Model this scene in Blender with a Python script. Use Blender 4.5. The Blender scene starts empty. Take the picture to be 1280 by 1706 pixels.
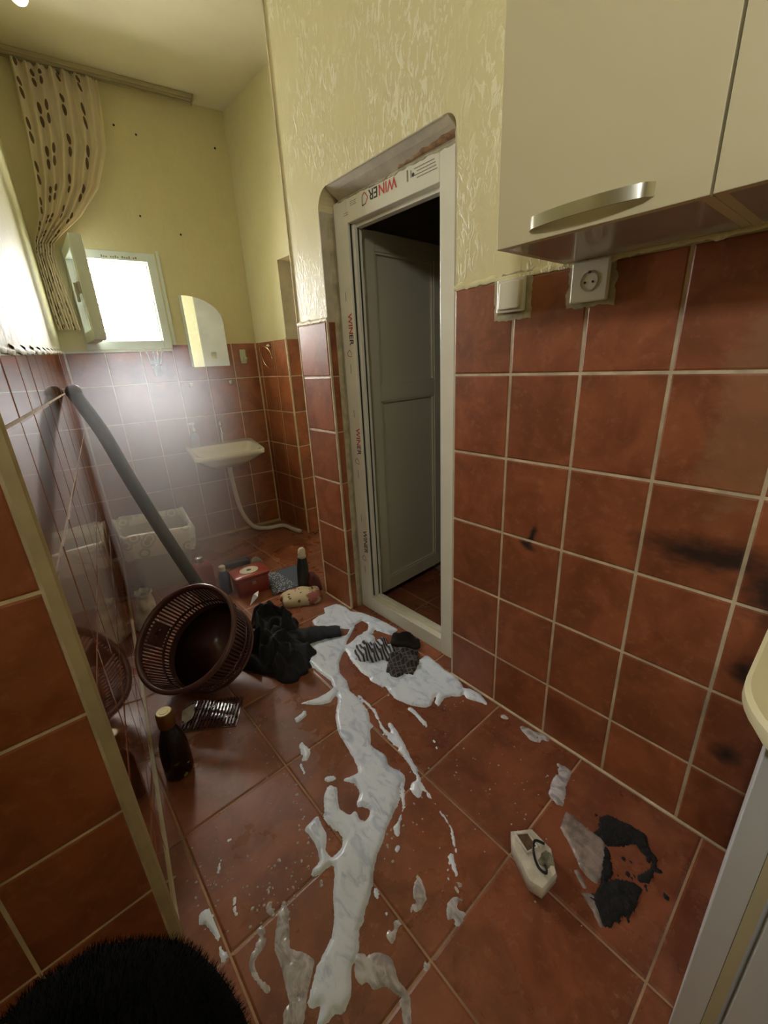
import bpy, bmesh, math, random
import numpy as np
from mathutils import Vector, Matrix, noise

S = bpy.context.scene
COL = S.collection
random.seed(7)

# ---------------------------------------------------------------- camera
cam_d = bpy.data.cameras.new('camera')
cam = bpy.data.objects.new('camera', cam_d)
COL.objects.link(cam)
RT = Vector((0.74989, -0.65981, -0.04810)); UP = Vector((0.25839, 0.22518, 0.93943)); FW = Vector((0.60901, 0.71690, -0.33935))
cam.matrix_world = Matrix(((RT.x, UP.x, -FW.x, -1.1354), (RT.y, UP.y, -FW.y, 0.0), (RT.z, UP.z, -FW.z, 1.2773), (0, 0, 0, 1)))
cam_d.sensor_width = 36.0
cam_d.lens = 697.0 * 36.0 / 1706.0
cam_d.clip_start = 0.02
S.camera = cam

# ---------------------------------------------------------------- daylight and exposure
world = bpy.data.worlds.new('daylight'); S.world = world
world.use_nodes = True
bg = world.node_tree.nodes['Background']
bg.inputs['Color'].default_value = (1.0, 0.985, 0.96, 1)
bg.inputs['Strength'].default_value = 100.0

def portal(name, loc, direction, sx, sy):
    """daylight portal filling a real opening of the room"""
    l = bpy.data.lights.new(name, 'AREA'); l.shape = 'RECTANGLE'; l.size = sx; l.size_y = sy
    l.cycles.is_portal = True
    o = bpy.data.objects.new(name, l); COL.objects.link(o)
    o.location = loc; o.rotation_euler = Vector(direction).to_track_quat('-Z', 'Y').to_euler()
    return o
portal('window_daylight', (-0.415, 3.50, 1.725), (-0.131, -0.991, 0), 0.46, 0.5)
portal('kitchen_daylight', (-2.16, -0.35, 2.40), (1, 0, 0), 0.30, 0.30)

S.cycles.volume_bounces = 3
S.view_settings.view_transform = 'Standard'
S.view_settings.look = 'None'
S.view_settings.gamma = 1.0
S.view_settings.use_curve_mapping = False
S.view_settings.exposure = 0.12

# ---------------------------------------------------------------- helpers
def lin(r, g, b):
    f = lambda c: (c / 255 / 12.92) if c / 255 <= 0.04045 else ((c / 255 + 0.055) / 1.055) ** 2.4
    return (f(r), f(g), f(b), 1.0)

class MB:
    """collects geometry for one mesh object"""
    def __init__(self): self.v = []; self.f = []; self.uv = None
    def add(self, vs, fs):
        o = len(self.v); self.v += [tuple(p) for p in vs]; self.f += [tuple(i + o for i in f) for f in fs]
    def box(self, a, b, M=None, ch=0.0):
        x0, y0, z0 = a; x1, y1, z1 = b
        if ch <= 0:
            vs = [Vector((x, y, z)) for z in (z0, z1) for y in (y0, y1) for x in (x0, x1)]
            fs = [(0, 2, 3, 1), (4, 5, 7, 6), (0, 1, 5, 4), (1, 3, 7, 5), (3, 2, 6, 7), (2, 0, 4, 6)]
        else:
            bm = bmesh.new(); bmesh.ops.create_cube(bm, size=1.0)
            for p in bm.verts: p.co = Vector(((x0 + x1) / 2 + p.co.x * (x1 - x0), (y0 + y1) / 2 + p.co.y * (y1 - y0), (z0 + z1) / 2 + p.co.z * (z1 - z0)))
            bmesh.ops.bevel(bm, geom=bm.edges[:], offset=ch, segments=2, affect='EDGES', profile=0.5)
            bm.verts.index_update()
            vs = [p.co.copy() for p in bm.verts]; fs = [[q.index for q in f.verts] for f in bm.faces]; bm.free()
        if M is not None: vs = [M @ p for p in vs]
        self.add(vs, fs); return self
    def prism(self, poly, h0, h1, M=None):
        """poly in xy, extruded h0..h1 in z, then M"""
        n = len(poly)
        vs = [Vector((x, y, h0)) for x, y in poly] + [Vector((x, y, h1)) for x, y in poly]
        fs = [tuple(reversed(range(n))), tuple(range(n, 2 * n))] + [(i, (i + 1) % n, n + (i + 1) % n, n + i) for i in range(n)]
        if M is not None: vs = [M @ p for p in vs]
        self.add(vs, fs); return self
    def lathe(self, prof, n=24, M=None, sx=1.0, sy=1.0, cap0=True, cap1=True):
        vs = []; fs = []
        for r, z in prof:
            for i in range(n):
                a = 2 * math.pi * i / n; vs.append(Vector((r * math.cos(a) * sx, r * math.sin(a) * sy, z)))
        for k in range(len(prof) - 1):
            for i in range(n):
                j = (i + 1) % n; fs.append((k * n + i, k * n + j, (k + 1) * n + j, (k + 1) * n + i))
        if cap0: fs.append(tuple(reversed(range(n))))
        if cap1: fs.append(tuple(range((len(prof) - 1) * n, len(prof) * n)))
        if M is not None: vs = [M @ p for p in vs]
        self.add(vs, fs); return self
    def tube(self, pts, r, n=10, flat=1.0):
        pts = [Vector(p) for p in pts]; rs = r if isinstance(r, (list, tuple)) else [r] * len(pts)
        vs = []; fs = []; up = None
        for k, p in enumerate(pts):
            t = (pts[min(k + 1, len(pts) - 1)] - pts[max(k - 1, 0)]).normalized()
            if up is None: up = Vector((0, 0, 1)) if abs(t.z) < 0.9 else Vector((1, 0, 0))
            s = t.cross(up).normalized(); up = s.cross(t).normalized()
            for i in range(n):
                a = 2 * math.pi * i / n; vs.append(p + s * (math.cos(a) * rs[k]) + up * (math.sin(a) * rs[k] * flat))
        for k in range(len(pts) - 1):
            for i in range(n):
                j = (i + 1) % n; fs.append((k * n + i, k * n + j, (k + 1) * n + j, (k + 1) * n + i))
        fs.append(tuple(reversed(range(n)))); fs.append(tuple(range((len(pts) - 1) * n, len(pts) * n)))
        self.add(vs, fs); return self
    def sphere(self, c, r, sx=1, sy=1, sz=1, nu=14, nv=9, M=None):
        prof = []
        for k in range(1, nv):
            a = math.pi * k / nv - math.pi / 2; prof.append((math.cos(a) * r, math.sin(a) * r))
        T = Matrix.Translation(Vector(c)) @ Matrix.Diagonal((sx, sy, sz, 1))
        if M is not None: T = M @ T
        return self.lathe(prof, nu, T)
    def grid(self, fn, nu, nv, uv=True, closed=False):
        o = len(self.v)
        for j in range(nv + 1):
            for i in range(nu + 1): self.v.append(tuple(fn(i / nu, j / nv)))
        w = nu + 1
        for j in range(nv):
            for i in range(nu): self.f.append((o + j * w + i, o + j * w + i + 1, o + (j + 1) * w + i + 1, o + (j + 1) * w + i))
        if uv: self.uv = [(i / nu, j / nv) for j in range(nv + 1) for i in range(nu + 1)]
        return self

def smooth_curve(pts, n=8):
    """Catmull-Rom through the points"""
    P = [Vector(p) for p in pts]; P = [P[0]] + P + [P[-1]]; out = []
    for i in range(1, len(P) - 2):
        for k in range(n):
            t = k / n; a, b, c, d = P[i - 1], P[i], P[i + 1], P[i + 2]
            out.append(0.5 * ((2 * b) + (c - a) * t + (2 * a - 5 * b + 4 * c - d) * t * t + (3 * b - a - 3 * c + d) * t ** 3))
    out.append(P[-2]); return out

def tag(o, label=None, cat=None, group=None, kind=None):
    if label: o['label'] = label
    if cat: o['category'] = cat
    if group: o['group'] = group
    if kind: o['kind'] = kind
    return o

def attach(o, parent):
    o.parent = parent; o.matrix_parent_inverse = WM[parent.name].inverted()
WM = {}
def build(name, mb, mat, parent=None, smooth=False, base=None, recenter=True, autosmooth=None):
    """one mesh object from world-space geometry; origin at the bottom centre of its box"""
    me = bpy.data.meshes.new(name)
    c = Vector((0, 0, 0))
    if recenter and mb.v:
        a = np.array(mb.v); lo = a.min(0); hi = a.max(0); c = Vector(((lo[0] + hi[0]) / 2, (lo[1] + hi[1]) / 2, lo[2]))
    me.from_pydata([(p[0] - c.x, p[1] - c.y, p[2] - c.z) for p in mb.v], [], mb.f)
    if mb.uv and len(mb.uv) == len(mb.v):
        ul = me.uv_layers.new(name='UVMap')
        li = np.zeros(len(me.loops), dtype=np.int32); me.loops.foreach_get('vertex_index', li)
        ul.data.foreach_set('uv', np.array(mb.uv, dtype=np.float32)[li].ravel())
    bm = bmesh.new(); bm.from_mesh(me); bmesh.ops.recalc_face_normals(bm, faces=bm.faces[:]); bm.to_mesh(me); bm.free()
    if smooth:
        me.shade_smooth()
        if autosmooth:
            me.set_sharp_from_angle(angle=math.radians(autosmooth))
    me.materials.append(mat)
    o = bpy.data.objects.new(name, me); COL.objects.link(o); o.location = c
    WM[o.name] = Matrix.Translation(c)
    if parent: attach(o, parent)
    return o

def thing(name, label, cat, loc=(0, 0, 0), group=None, kind=None):
    o = bpy.data.objects.new(name, None); COL.objects.link(o); o.location = loc; o.empty_display_size = 0.05
    WM[o.name] = Matrix.Translation(Vector(loc))
    return tag(o, label, cat, group, kind)

def frame_at(loc, rz=0, rx=0, ry=0):
    return Matrix.Translation(Vector(loc)) @ Matrix.Rotation(rz, 4, 'Z') @ Matrix.Rotation(ry, 4, 'Y') @ Matrix.Rotation(rx, 4, 'X')

# ---------------------------------------------------------------- materials
def nodes(name):
    m = bpy.data.materials.new(name); m.use_nodes = True
    t = m.node_tree; return m, t, t.nodes['Principled BSDF']
def L(t, a, b): t.links.new(a, b)
def N(t, kind, **kw):
    n = t.nodes.new(kind)
    for k, v in kw.items():
        if k.startswith('i_'): n.inputs[k[2:].replace('_', ' ')].default_value = v
        else: setattr(n, k, v)
    return n
def math_(t, op, a, b=None, c=None):
    n = t.nodes.new('ShaderNodeMath'); n.operation = op
    for i, x in enumerate((a, b, c)):
        if x is None: continue
        if isinstance(x, (int, float)): n.inputs[i].default_value = x
        else: t.links.new(x, n.inputs[i])
    return n.outputs[0]
def mixc(t, fac, a, b):
    n = t.nodes.new('ShaderNodeMix'); n.data_type = 'RGBA'
    if isinstance(fac, (int, float)): n.inputs[0].default_value = fac
    else: t.links.new(fac, n.inputs[0])
    for i, x in ((6, a), (7, b)):
        if isinstance(x, tuple): n.inputs[i].default_value = x
        else: t.links.new(x, n.inputs[i])
    return n.outputs[2]
def noise_(t, vec, scale, detail=4, rough=0.55, dist=0.0):
    n = t.nodes.new('ShaderNodeTexNoise'); n.inputs['Scale'].default_value = scale; n.inputs['Detail'].default_value = detail
    n.inputs['Roughness'].default_value = rough; n.inputs['Distortion'].default_value = dist
    if vec is not None: t.links.new(vec, n.inputs['Vector'])
    return n.outputs['Fac']
def ramp(t, fac, lo, hi):
    n = t.nodes.new('ShaderNodeMapRange'); n.interpolation_type = 'SMOOTHSTEP'
    n.inputs['From Min'].default_value = lo; n.inputs['From Max'].default_value = hi
    t.links.new(fac, n.inputs['Value']); return n.outputs['Result']
def bump(t, b, h, strength, dist, prev=None):
    n = t.nodes.new('ShaderNodeBump'); n.inputs['Strength'].default_value = strength; n.inputs['Distance'].default_value = dist
    t.links.new(h, n.inputs['Height'])
    if prev is not None: t.links.new(prev, n.inputs['Normal'])
    t.links.new(n.outputs['Normal'], b.inputs['Normal']); return n.outputs['Normal']
def pos(t): return t.nodes.new('ShaderNodeNewGeometry').outputs['Position']
def scaled(t, vec, s, off=None):
    n = t.nodes.new('ShaderNodeMapping'); n.inputs['Scale'].default_value = s
    t.links.new(vec, n.inputs['Vector'])
    if off is not None: t.links.new(off, n.inputs['Location'])
    return n.outputs['Vector']

def plain(name, col, rough=0.5, metal=0.0, var=0.0, vscale=20, coat=0.0, bumpv=0.0, bscale=80, trans=0.0, alpha=1.0, spec=0.5, sss=0.0):
    m, t, b = nodes(name)
    b.inputs['Base Color'].default_value = col; b.inputs['Roughness'].default_value = rough; b.inputs['Metallic'].default_value = metal
    b.inputs['Coat Weight'].default_value = coat; b.inputs['Transmission Weight'].default_value = trans; b.inputs['Alpha'].default_value = alpha
    b.inputs['Specular IOR Level'].default_value = spec
    p = None
    if var > 0:
        p = t.nodes.new('ShaderNodeTexCoord').outputs['Object']
        f = noise_(t, p, vscale)
        dark = (col[0] * (1 - var), col[1] * (1 - var), col[2] * (1 - var), 1); lite = (min(1, col[0] * (1 + var)), min(1, col[1] * (1 + var)), min(1, col[2] * (1 + var)), 1)
        L(t, mixc(t, ramp(t, f, 0.3, 0.7), dark, lite), b.inputs['Base Color'])
    if bumpv > 0:
        p = p or t.nodes.new('ShaderNodeTexCoord').outputs['Object']
        bump(t, b, noise_(t, p, bscale), bumpv, 0.004)
    return m

def tile_material(name, dark, mid, lite, rough=0.28, streak=False, stains=None, wet=False):
    m, t, b = nodes(name)
    oi = t.nodes.new('ShaderNodeObjectInfo'); p = pos(t)
    off = math_(t, 'MULTIPLY', oi.outputs['Random'], 37.0)
    cx = t.nodes.new('ShaderNodeCombineXYZ'); L(t, off, cx.inputs[0]); L(t, off, cx.inputs[1]); L(t, off, cx.inputs[2])
    v = scaled(t, p, (1, 1, 1), cx.outputs[0])
    f1 = noise_(t, v, 7.0, 6, 0.6, 0.6); f2 = noise_(t, v, 38.0, 5, 0.65); f3 = noise_(t, v, 160.0, 2, 0.5)
    c = mixc(t, ramp(t, f1, 0.32, 0.68), dark, mid)
    c = mixc(t, math_(t, 'MULTIPLY', ramp(t, f2, 0.5, 0.75), 0.35), c, lite)
    c = mixc(t, math_(t, 'MULTIPLY', ramp(t, f3, 0.62, 0.75), 0.35), c, dark)
    tone = math_(t, 'MULTIPLY_ADD', oi.outputs['Random'], 0.18, 0.91)
    hs = t.nodes.new('ShaderNodeHueSaturation'); L(t, c, hs.inputs['Color']); L(t, tone, hs.inputs['Value'])
    c = hs.outputs['Color']
    if stains: c = stains(t, p, c)
    L(t, c, b.inputs['Base Color'])
    r = math_(t, 'MULTIPLY_ADD', f2, 0.06 if streak else 0.22, rough - (0.03 if streak else 0.08))
    if streak: b.inputs['Coat Weight'].default_value = 1.0; b.inputs['Coat Roughness'].default_value = 0.05; b.inputs['Coat IOR'].default_value = 1.6
    if wet:
        w = ramp(t, noise_(t, scaled(t, p, (1, 1, 1)), 3.2, 5, 0.6, 0.5), 0.40, 0.62)
        r = math_(t, 'MULTIPLY_ADD', w, -0.2, math_(t, 'ADD', r, 0.12))
    L(t, r, b.inputs['Roughness'])
    b.inputs['Specular IOR Level'].default_value = 0.5
    n1 = bump(t, b, f1, 0.015 if streak else 0.25, 0.004)
    n2 = bump(t, b, f2, 0.0 if streak else 0.12, 0.002, n1)
    if streak:
        fs = noise_(t, scaled(t, v, (26, 26, 1.6)), 2.4, 3, 0.6)
        bump(t, b, fs, 0.05, 0.002, n2)
    return m

TD, TM, TL_ = lin(122, 67, 37), lin(154, 88, 53), lin(180, 118, 82)
def wall_stains(t, p, c):
    """soot smears and a pale wiped film on the tiles by the cabinets, shapes fixed on the wall"""
    sp = t.nodes.new('ShaderNodeSeparateXYZ'); L(t, p, sp.inputs[0]); y, z = sp.outputs[1], sp.outputs[2]
    def ell(cy, cz, ry, rz, rot=0.0, lo=0.1, hi=1.35, sc=14.0, amp=1.5):
        dy = math_(t, 'SUBTRACT', y, cy); dz = math_(t, 'SUBTRACT', z, cz)
        a = math_(t, 'ADD', math_(t, 'MULTIPLY', dy, math.cos(rot) / ry), math_(t, 'MULTIPLY', dz, math.sin(rot) / ry))
        e = math_(t, 'ADD', math_(t, 'MULTIPLY', dz, math.cos(rot) / rz), math_(t, 'MULTIPLY', dy, -math.sin(rot) / rz))
        d = math_(t, 'SQRT', math_(t, 'ADD', math_(t, 'POWER', a, 2.0), math_(t, 'POWER', e, 2.0)))
        nn = noise_(t, scaled(t, p, (1, 1, 2.2)), sc, 5, 0.6)
        d = math_(t, 'ADD', d, math_(t, 'MULTIPLY', math_(t, 'SUBTRACT', nn, 0.5), amp))
        return math_(t, 'SUBTRACT', 1.0, ramp(t, d, lo, hi))
    film = math_(t, 'MULTIPLY', ell(0.15, 1.16, 0.085, 0.28, 0.12, 0.6, 1.1, 12, 1.4), 0.45)
    c = mixc(t, film, c, lin(150, 112, 78))
    soot = ell(0.17, 0.815, 0.17, 0.042, -0.04)
    for e in (ell(0.04, 0.77, 0.09, 0.09, 0), ell(0.625, 0.725, 0.012, 0.05, 0.3, 0.2, 1.3), ell(0.64, 0.70, 0.035, 0.015, 0.4, 0.2, 1.3), ell(0.06, 0.55, 0.03, 0.04, 0), ell(0.05, 0.30, 0.035, 0.03, 0)):
        soot = math_(t, 'MAXIMUM', soot, e)
    return mixc(t, math_(t, 'MULTIPLY', soot, 0.93), c, lin(28, 24, 22))
M_TILE_R = tile_material('terracotta_tile_stained', TD, TM, TL_, 0.42, stains=wall_stains)
M_TILE = tile_material('terracotta_tile', TD, TM, TL_, 0.32)
M_TILE_L = tile_material('terracotta_tile_glossy', TD, TM, TL_, 0.06, streak=True)
M_FLOOR = tile_material('floor_tile', lin(110, 61, 42), lin(140, 82, 56), lin(162, 106, 78), 0.28, wet=True)
M_GROUT = plain('cream_grout', lin(206, 190, 158), 0.8, var=0.2, vscale=14, bumpv=0.4, bscale=120)
M_GROUT_F = plain('floor_grout', lin(158, 128, 100), 0.8, var=0.35, vscale=6, bumpv=0.4, bscale=120)
M_TRIM = plain('beige_trim', lin(178, 164, 128), 0.5, var=0.12, vscale=10, bumpv=0.2, bscale=50)

def plaster_material(name, base, hi, marks=1.0, gloss=0.32, streak=False):
    m, t, b = nodes(name); p = pos(t)
    v = scaled(t, p, (1, 1, 0.42))
    f1 = noise_(t, v, 48.0, 3, 0.55, 1.4); f2 = noise_(t, v, 15.0, 4, 0.6, 0.8); f3 = noise_(t, p, 3.0, 3)
    mk = ramp(t, f1, 0.5, 0.62)
    patch = ramp(t, f3, 0.36, 0.62)
    mk = math_(t, 'MULTIPLY', mk, patch)
    c = mixc(t, math_(t, 'MULTIPLY', mk, 0.75 * marks), base, hi)
    c = mixc(t, math_(t, 'MULTIPLY', ramp(t, f2, 0.45, 0.8), 0.3), c, tuple(x * 0.88 for x in base[:3]) + (1,))
    L(t, c, b.inputs['Base Color'])
    L(t, math_(t, 'MULTIPLY_ADD', f2, 0.3, gloss), b.inputs['Roughness'])
    n1 = bump(t, b, mk, 0.40 * marks, 0.005)
    n2 = bump(t, b, f2, 0.2, 0.006, n1)
    if streak: b.inputs['Specular IOR Level'].default_value = 0.3
    if streak: bump(t, b, noise_(t, scaled(t, p, (30, 30, 2.0)), 2.4, 3, 0.6), 0.5, 0.004, n2)
    return m
M_PLASTER = plaster_material('cream_plaster_trowelled', lin(218, 208, 160), lin(244, 239, 210))
M_PLASTER_B = plaster_material('cream_plaster_flat', lin(208, 199, 154), lin(218, 210, 172), 0.25, 0.45)
M_PLASTER_L = plaster_material('cream_plaster_oil_paint', lin(208, 204, 160), lin(224, 222, 186), 1.0, 0.42, streak=True)
M_CEIL = plain('ceiling_paint', lin(206, 198, 164), 0.7, var=0.05, vscale=2, bumpv=0.1, bscale=30)
M_REVEAL = plain('reveal_plaster', lin(184, 174, 152), 0.75, var=0.12, vscale=12, bumpv=0.35, bscale=60)
M_MORTAR = plain('rough_mortar', lin(170, 160, 130), 0.9, var=0.25, vscale=18, bumpv=0.8, bscale=70)
M_PVC = plain('white_pvc', lin(222, 218, 200), 0.3, var=0.04, vscale=6)
M_PVC_W = plain('window_pvc', lin(214, 222, 214), 0.35, var=0.05, vscale=6)
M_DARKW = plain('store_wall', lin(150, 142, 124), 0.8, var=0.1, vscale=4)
M_GASKET = plain('black_gasket', lin(34, 36, 34), 0.6)
M_RED = plain('red_print', lin(190, 52, 38), 0.5)
M_INK = plain('black_print', lin(48, 44, 40), 0.5)
M_INKG = plain('grey_print', lin(128, 122, 104), 0.6)
M_CABF = plain('cabinet_front', lin(207, 198, 160), 0.42, coat=0.1)
M_CABB = plain('cabinet_laminate', lin(178, 170, 160), 0.10, spec=0.8)
M_CHROME = plain('brushed_chrome', lin(200, 198, 186), 0.22, metal=1.0)
M_CHROME2 = plain('polished_chrome', lin(220, 220, 220), 0.08, metal=1.0)
M_WHITE = plain('white_plastic', lin(214, 208, 188), 0.35)
M_WHITE2 = plain('grey_plastic', lin(176, 172, 156), 0.4)
M_CERAM = plain('white_ceramic', lin(228, 224, 206), 0.12, coat=0.5)
M_BLACK = plain('black_plastic', lin(22, 22, 22), 0.35)
M_MIRROR = plain('mirror_glass', lin(225, 232, 226), 0.03, metal=1.0)
# ---------------------------------------------------------------- walls
class WF:
    """plan frame of a wall: u runs A->B, the room is on its right-hand side, d > 0 stands out into the room"""
    def __init__(self, A, B):
        self.A = Vector((A[0], A[1], 0)); d = Vector((B[0] - A[0], B[1] - A[1], 0)); self.len = d.length; self.d = d.normalized()
        self.n = Vector((self.d.y, -self.d.x, 0)); self.th = math.atan2(self.d.y, self.d.x)
    def pt(self, u, z, d=0.0): return self.A + self.d * u + self.n * d + Vector((0, 0, z))
    def M(self, u=0.0, z=0.0, d=0.0):
        """local x along the wall, local y away from the room, local z up"""
        return Matrix.Translation(self.pt(u, z, d)) @ Matrix.Rotation(self.th, 4, 'Z')

def wall_mesh(w, z0, z1, thick, openings=(), front=-0.004, extra=None, e0=0.0, e1=0.0):
    us = sorted({-e0, w.len + e1} | {o[0] for o in openings} | {o[1] for o in openings})
    zs = sorted({z0, z1} | {o[2] for o in openings} | {o[3] for o in openings})
    solid = lambda i, j: 0 <= i < len(us) - 1 and 0 <= j < len(zs) - 1 and not any(o[0] - 1e-6 <= us[i] and us[i + 1] <= o[1] + 1e-6 and o[2] - 1e-6 <= zs[j] and zs[j + 1] <= o[3] + 1e-6 for o in openings)
    mb = MB()
    for i in range(len(us) - 1):
        for j in range(len(zs) - 1):
            if not solid(i, j): continue
            a, b, c, d = us[i], us[i + 1], zs[j], zs[j + 1]; F = front; K = front - thick
            mb.add([w.pt(a, c, F), w.pt(b, c, F), w.pt(b, d, F), w.pt(a, d, F)], [(0, 1, 2, 3)])
            mb.add([w.pt(a, c, K), w.pt(b, c, K), w.pt(b, d, K), w.pt(a, d, K)], [(3, 2, 1, 0)])
            if not solid(i - 1, j): mb.add([w.pt(a, c, F), w.pt(a, d, F), w.pt(a, d, K), w.pt(a, c, K)], [(0, 1, 2, 3)])
            if not solid(i + 1, j): mb.add([w.pt(b, c, F), w.pt(b, c, K), w.pt(b, d, K), w.pt(b, d, F)], [(0, 1, 2, 3)])
            if not solid(i, j - 1): mb.add([w.pt(a, c, F), w.pt(a, c, K), w.pt(b, c, K), w.pt(b, c, F)], [(0, 1, 2, 3)])
            if not solid(i, j + 1): mb.add([w.pt(a, d, F), w.pt(b, d, F), w.pt(b, d, K), w.pt(a, d, K)], [(0, 1, 2, 3)])
    if extra: extra(mb)
    return mb

def merged(mb):
    """weld doubles so that faces keep consistent normals"""
    key = {}; vs = []; mp = []
    for p in mb.v:
        k = (round(p[0], 5), round(p[1], 5), round(p[2], 5))
        if k not in key: key[k] = len(vs); vs.append(p)
        mp.append(key[k])
    mb.v = vs; mb.f = [tuple(mp[i] for i in f) for f in mb.f]; return mb

# one chamfered tile, 1 x 1 across, front face at local y = 0
def tile_mesh(name, mat):
    e = 0.016; vs = [(-.5, 1, -.5), (.5, 1, -.5), (.5, 1, .5), (-.5, 1, .5), (-.5, .18, -.5), (.5, .18, -.5), (.5, .18, .5), (-.5, .18, .5),
                     (-.5 + e, 0, -.5 + e), (.5 - e, 0, -.5 + e), (.5 - e, 0, .5 - e), (-.5 + e, 0, .5 - e)]
    fs = [(8, 9, 10, 11)]
    for i in range(4):
        j = (i + 1) % 4; fs += [(4 + i, 4 + j, 8 + j, 8 + i), (i, j, 4 + j, 4 + i)]
    me = bpy.data.meshes.new(name); me.from_pydata(vs, [], fs); me.materials.append(mat)
    bm = bmesh.new(); bm.from_mesh(me); bmesh.ops.recalc_face_normals(bm, faces=bm.faces[:])
    bm.to_mesh(me); bm.free()
    if me.polygons[0].normal.y > 0: me.flip_normals()
    return me
TMESH = {}
def tiles(w, ucuts, zcuts, mat, parent, grout=0.008, skip=(), t=0.008, d=0.0, jit=0.0006):
    key = mat.name
    if key not in TMESH: TMESH[key] = tile_mesh('tile', mat)
    for i in range(len(ucuts) - 1):
        for j in range(len(zcuts) - 1):
            a, b, c, e = ucuts[i], ucuts[i + 1], zcuts[j], zcuts[j + 1]
            if (i, j) in skip or b - a < 0.02 or e - c < 0.02: continue
            o = bpy.data.objects.new('tile', TMESH[key]); COL.objects.link(o)
            M = w.M((a + b) / 2, (c + e) / 2, d + random.uniform(-jit, jit)) @ Matrix.Rotation(random.uniform(-.0015, .0015), 4, 'X') @ Matrix.Rotation(random.uniform(-.0015, .0015), 4, 'Z')
            o.matrix_basis = M @ Matrix.Diagonal((b - a - grout, t, e - c - grout, 1))
            attach(o, parent)

def slab(w, u0, u1, z0, z1, d0, d1, mb=None):
    mb = mb or MB()
    mb.box((u0, -d1, z0), (u1, -d0, z1), w.M()); return mb

ZC = [0.0, 0.21, 0.463, 0.716, 0.969, 1.222, 1.474]

def rough_edge(w, u0, u1, z, mat, parent, name='mortar_edge', hgt=0.012, seed=0.0, n=None):
    """uneven strip of plaster lapping over the upper tile edge"""
    n = n or max(6, int((u1 - u0) / 0.012)); mb = MB()
    lo = [z - hgt * (0.3 + 1.1 * abs(noise.noise(Vector((seed, k * 0.37, 0))))) for k in range(n + 1)]
    hi = [z + hgt * (0.9 + 0.6 * noise.noise(Vector((seed + 9, k * 0.31, 0)))) for k in range(n + 1)]
    for k in range(n):
        a = u0 + (u1 - u0) * k / n; b = u0 + (u1 - u0) * (k + 1) / n
        P = [w.pt(a, lo[k], 0.001), w.pt(b, lo[k + 1], 0.001), w.pt(b, (lo[k + 1] + hi[k + 1]) / 2, 0.004), w.pt(a, (lo[k] + hi[k]) / 2, 0.004), w.pt(b, hi[k + 1], -0.004), w.pt(a, hi[k], -0.004)]
        mb.add(P, [(0, 1, 2, 3), (3, 2, 4, 5)])
    return build(name, merged(mb), mat, parent, smooth=True)

# --- floor
FX = [-2.10, -1.75, -1.415, -1.078, -0.742, -0.428, 0.0, 0.34, 0.68]
FY = [-1.6, -1.29, -0.955, -0.62, -0.285, 0.045, 0.38, 0.70, 1.047, 1.40, 1.74, 2.08, 2.42, 2.76, 3.10, 3.44]
mb = MB().box((-2.3, -1.7, -0.12), (1.7, 3.7, -0.0022))
floor = tag(build('floor', mb, M_GROUT_F), 'wet terracotta tiled floor covered with foam streaks', 'floor', kind='structure')
TMESH['floor'] = tile_mesh('tile', M_FLOOR)
for i in range(len(FX) - 1):
    for j in range(len(FY) - 1):
        x0, x1, y0, y1 = FX[i], FX[i + 1], FY[j], FY[j + 1]
        if x0 >= 0.09 and y1 < 1.9: x1 = max(x1, x0)
        o = bpy.data.objects.new('tile', TMESH['floor']); COL.objects.link(o)
        o.matrix_basis = Matrix.Translation(((x0 + x1) / 2, (y0 + y1) / 2, random.uniform(-.0004, .0004))) @ Matrix.Rotation(-math.pi / 2, 4, 'X') @ Matrix.Diagonal((x1 - x0 - 0.005, 0.01, y1 - y0 - 0.005, 1))
        attach(o, floor)

# --- wall on the right with the door opening
DY0, DY1, DZ = 0.945, 1.655, 1.925
wr = WF((0, 1.905), (0, -1.6))
def fillets(mb):
    r = 0.075
    for (yc, s) in ((DY0, 1), (DY1, -1)):
        rr = r * (0.55 if s == 1 else 1.0)
        P = [(yc, DZ)] + [(yc + s * rr - s * rr * math.cos(a), DZ - rr + rr * math.sin(a)) for a in [k * math.pi / 2 / 8 for k in range(9)]]
        n = len(P); A = [Vector((0.004, y, z)) for y, z in P]; B = [Vector((0.10, y, z)) for y, z in P]
        mb.add(A + B, [tuple(range(n)), tuple(reversed(range(n, 2 * n)))] + [(i, (i + 1) % n, n + (i + 1) % n, n + i) for i in range(n)])
wall_right = tag(build('wall_right', wall_mesh(wr, 0, 2.86, 0.12, [(1.905 - DY1, 1.905 - DY0, 0, DZ)], extra=fillets), M_PLASTER),
                 'cream trowelled plaster wall with red tiles and the doorway', 'wall', kind='structure')
build('reveal', MB().box((0.0035, DY1 - 0.004, 0), (0.118, DY1 + 0.001, DZ - 0.07)).box((0.0045, DY0 + 0.05, DZ - 0.003), (0.118, DY1 - 0.07, DZ + 0.001)).box((0.0035, DY0 - 0.001, 0), (0.118, DY0 + 0.003, DZ - 0.05)), M_REVEAL, wall_right)
build('grout', slab(wr, 0.002, 1.905 - DY1 - 0.001, 0, 1.468, -0.006, -0.0022), M_GROUT, wall_right)
build('grout', slab(wr, 1.905 - DY0 + 0.002, 3.4, 0, 1.47, -0.006, -0.0022), M_GROUT, wall_right)
tiles(wr, [0.004, 0.242], ZC[:6] + [1.452], M_TILE_R, wall_right)
YC = [0.943, 0.731, 0.524, 0.319, 0.112, -0.093, -0.30, -0.505, -0.71, -0.92, -1.13]
tiles(wr, [1.905 - y for y in YC], ZC, M_TILE_R, wall_right)
rough_edge(wr, 0.002, 0.25, 1.456, M_PLASTER, wall_right, seed=2.0)
rough_edge(wr, 1.905 - 0.943, 3.3, 1.478, M_PLASTER, wall_right, seed=5.0)
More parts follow.
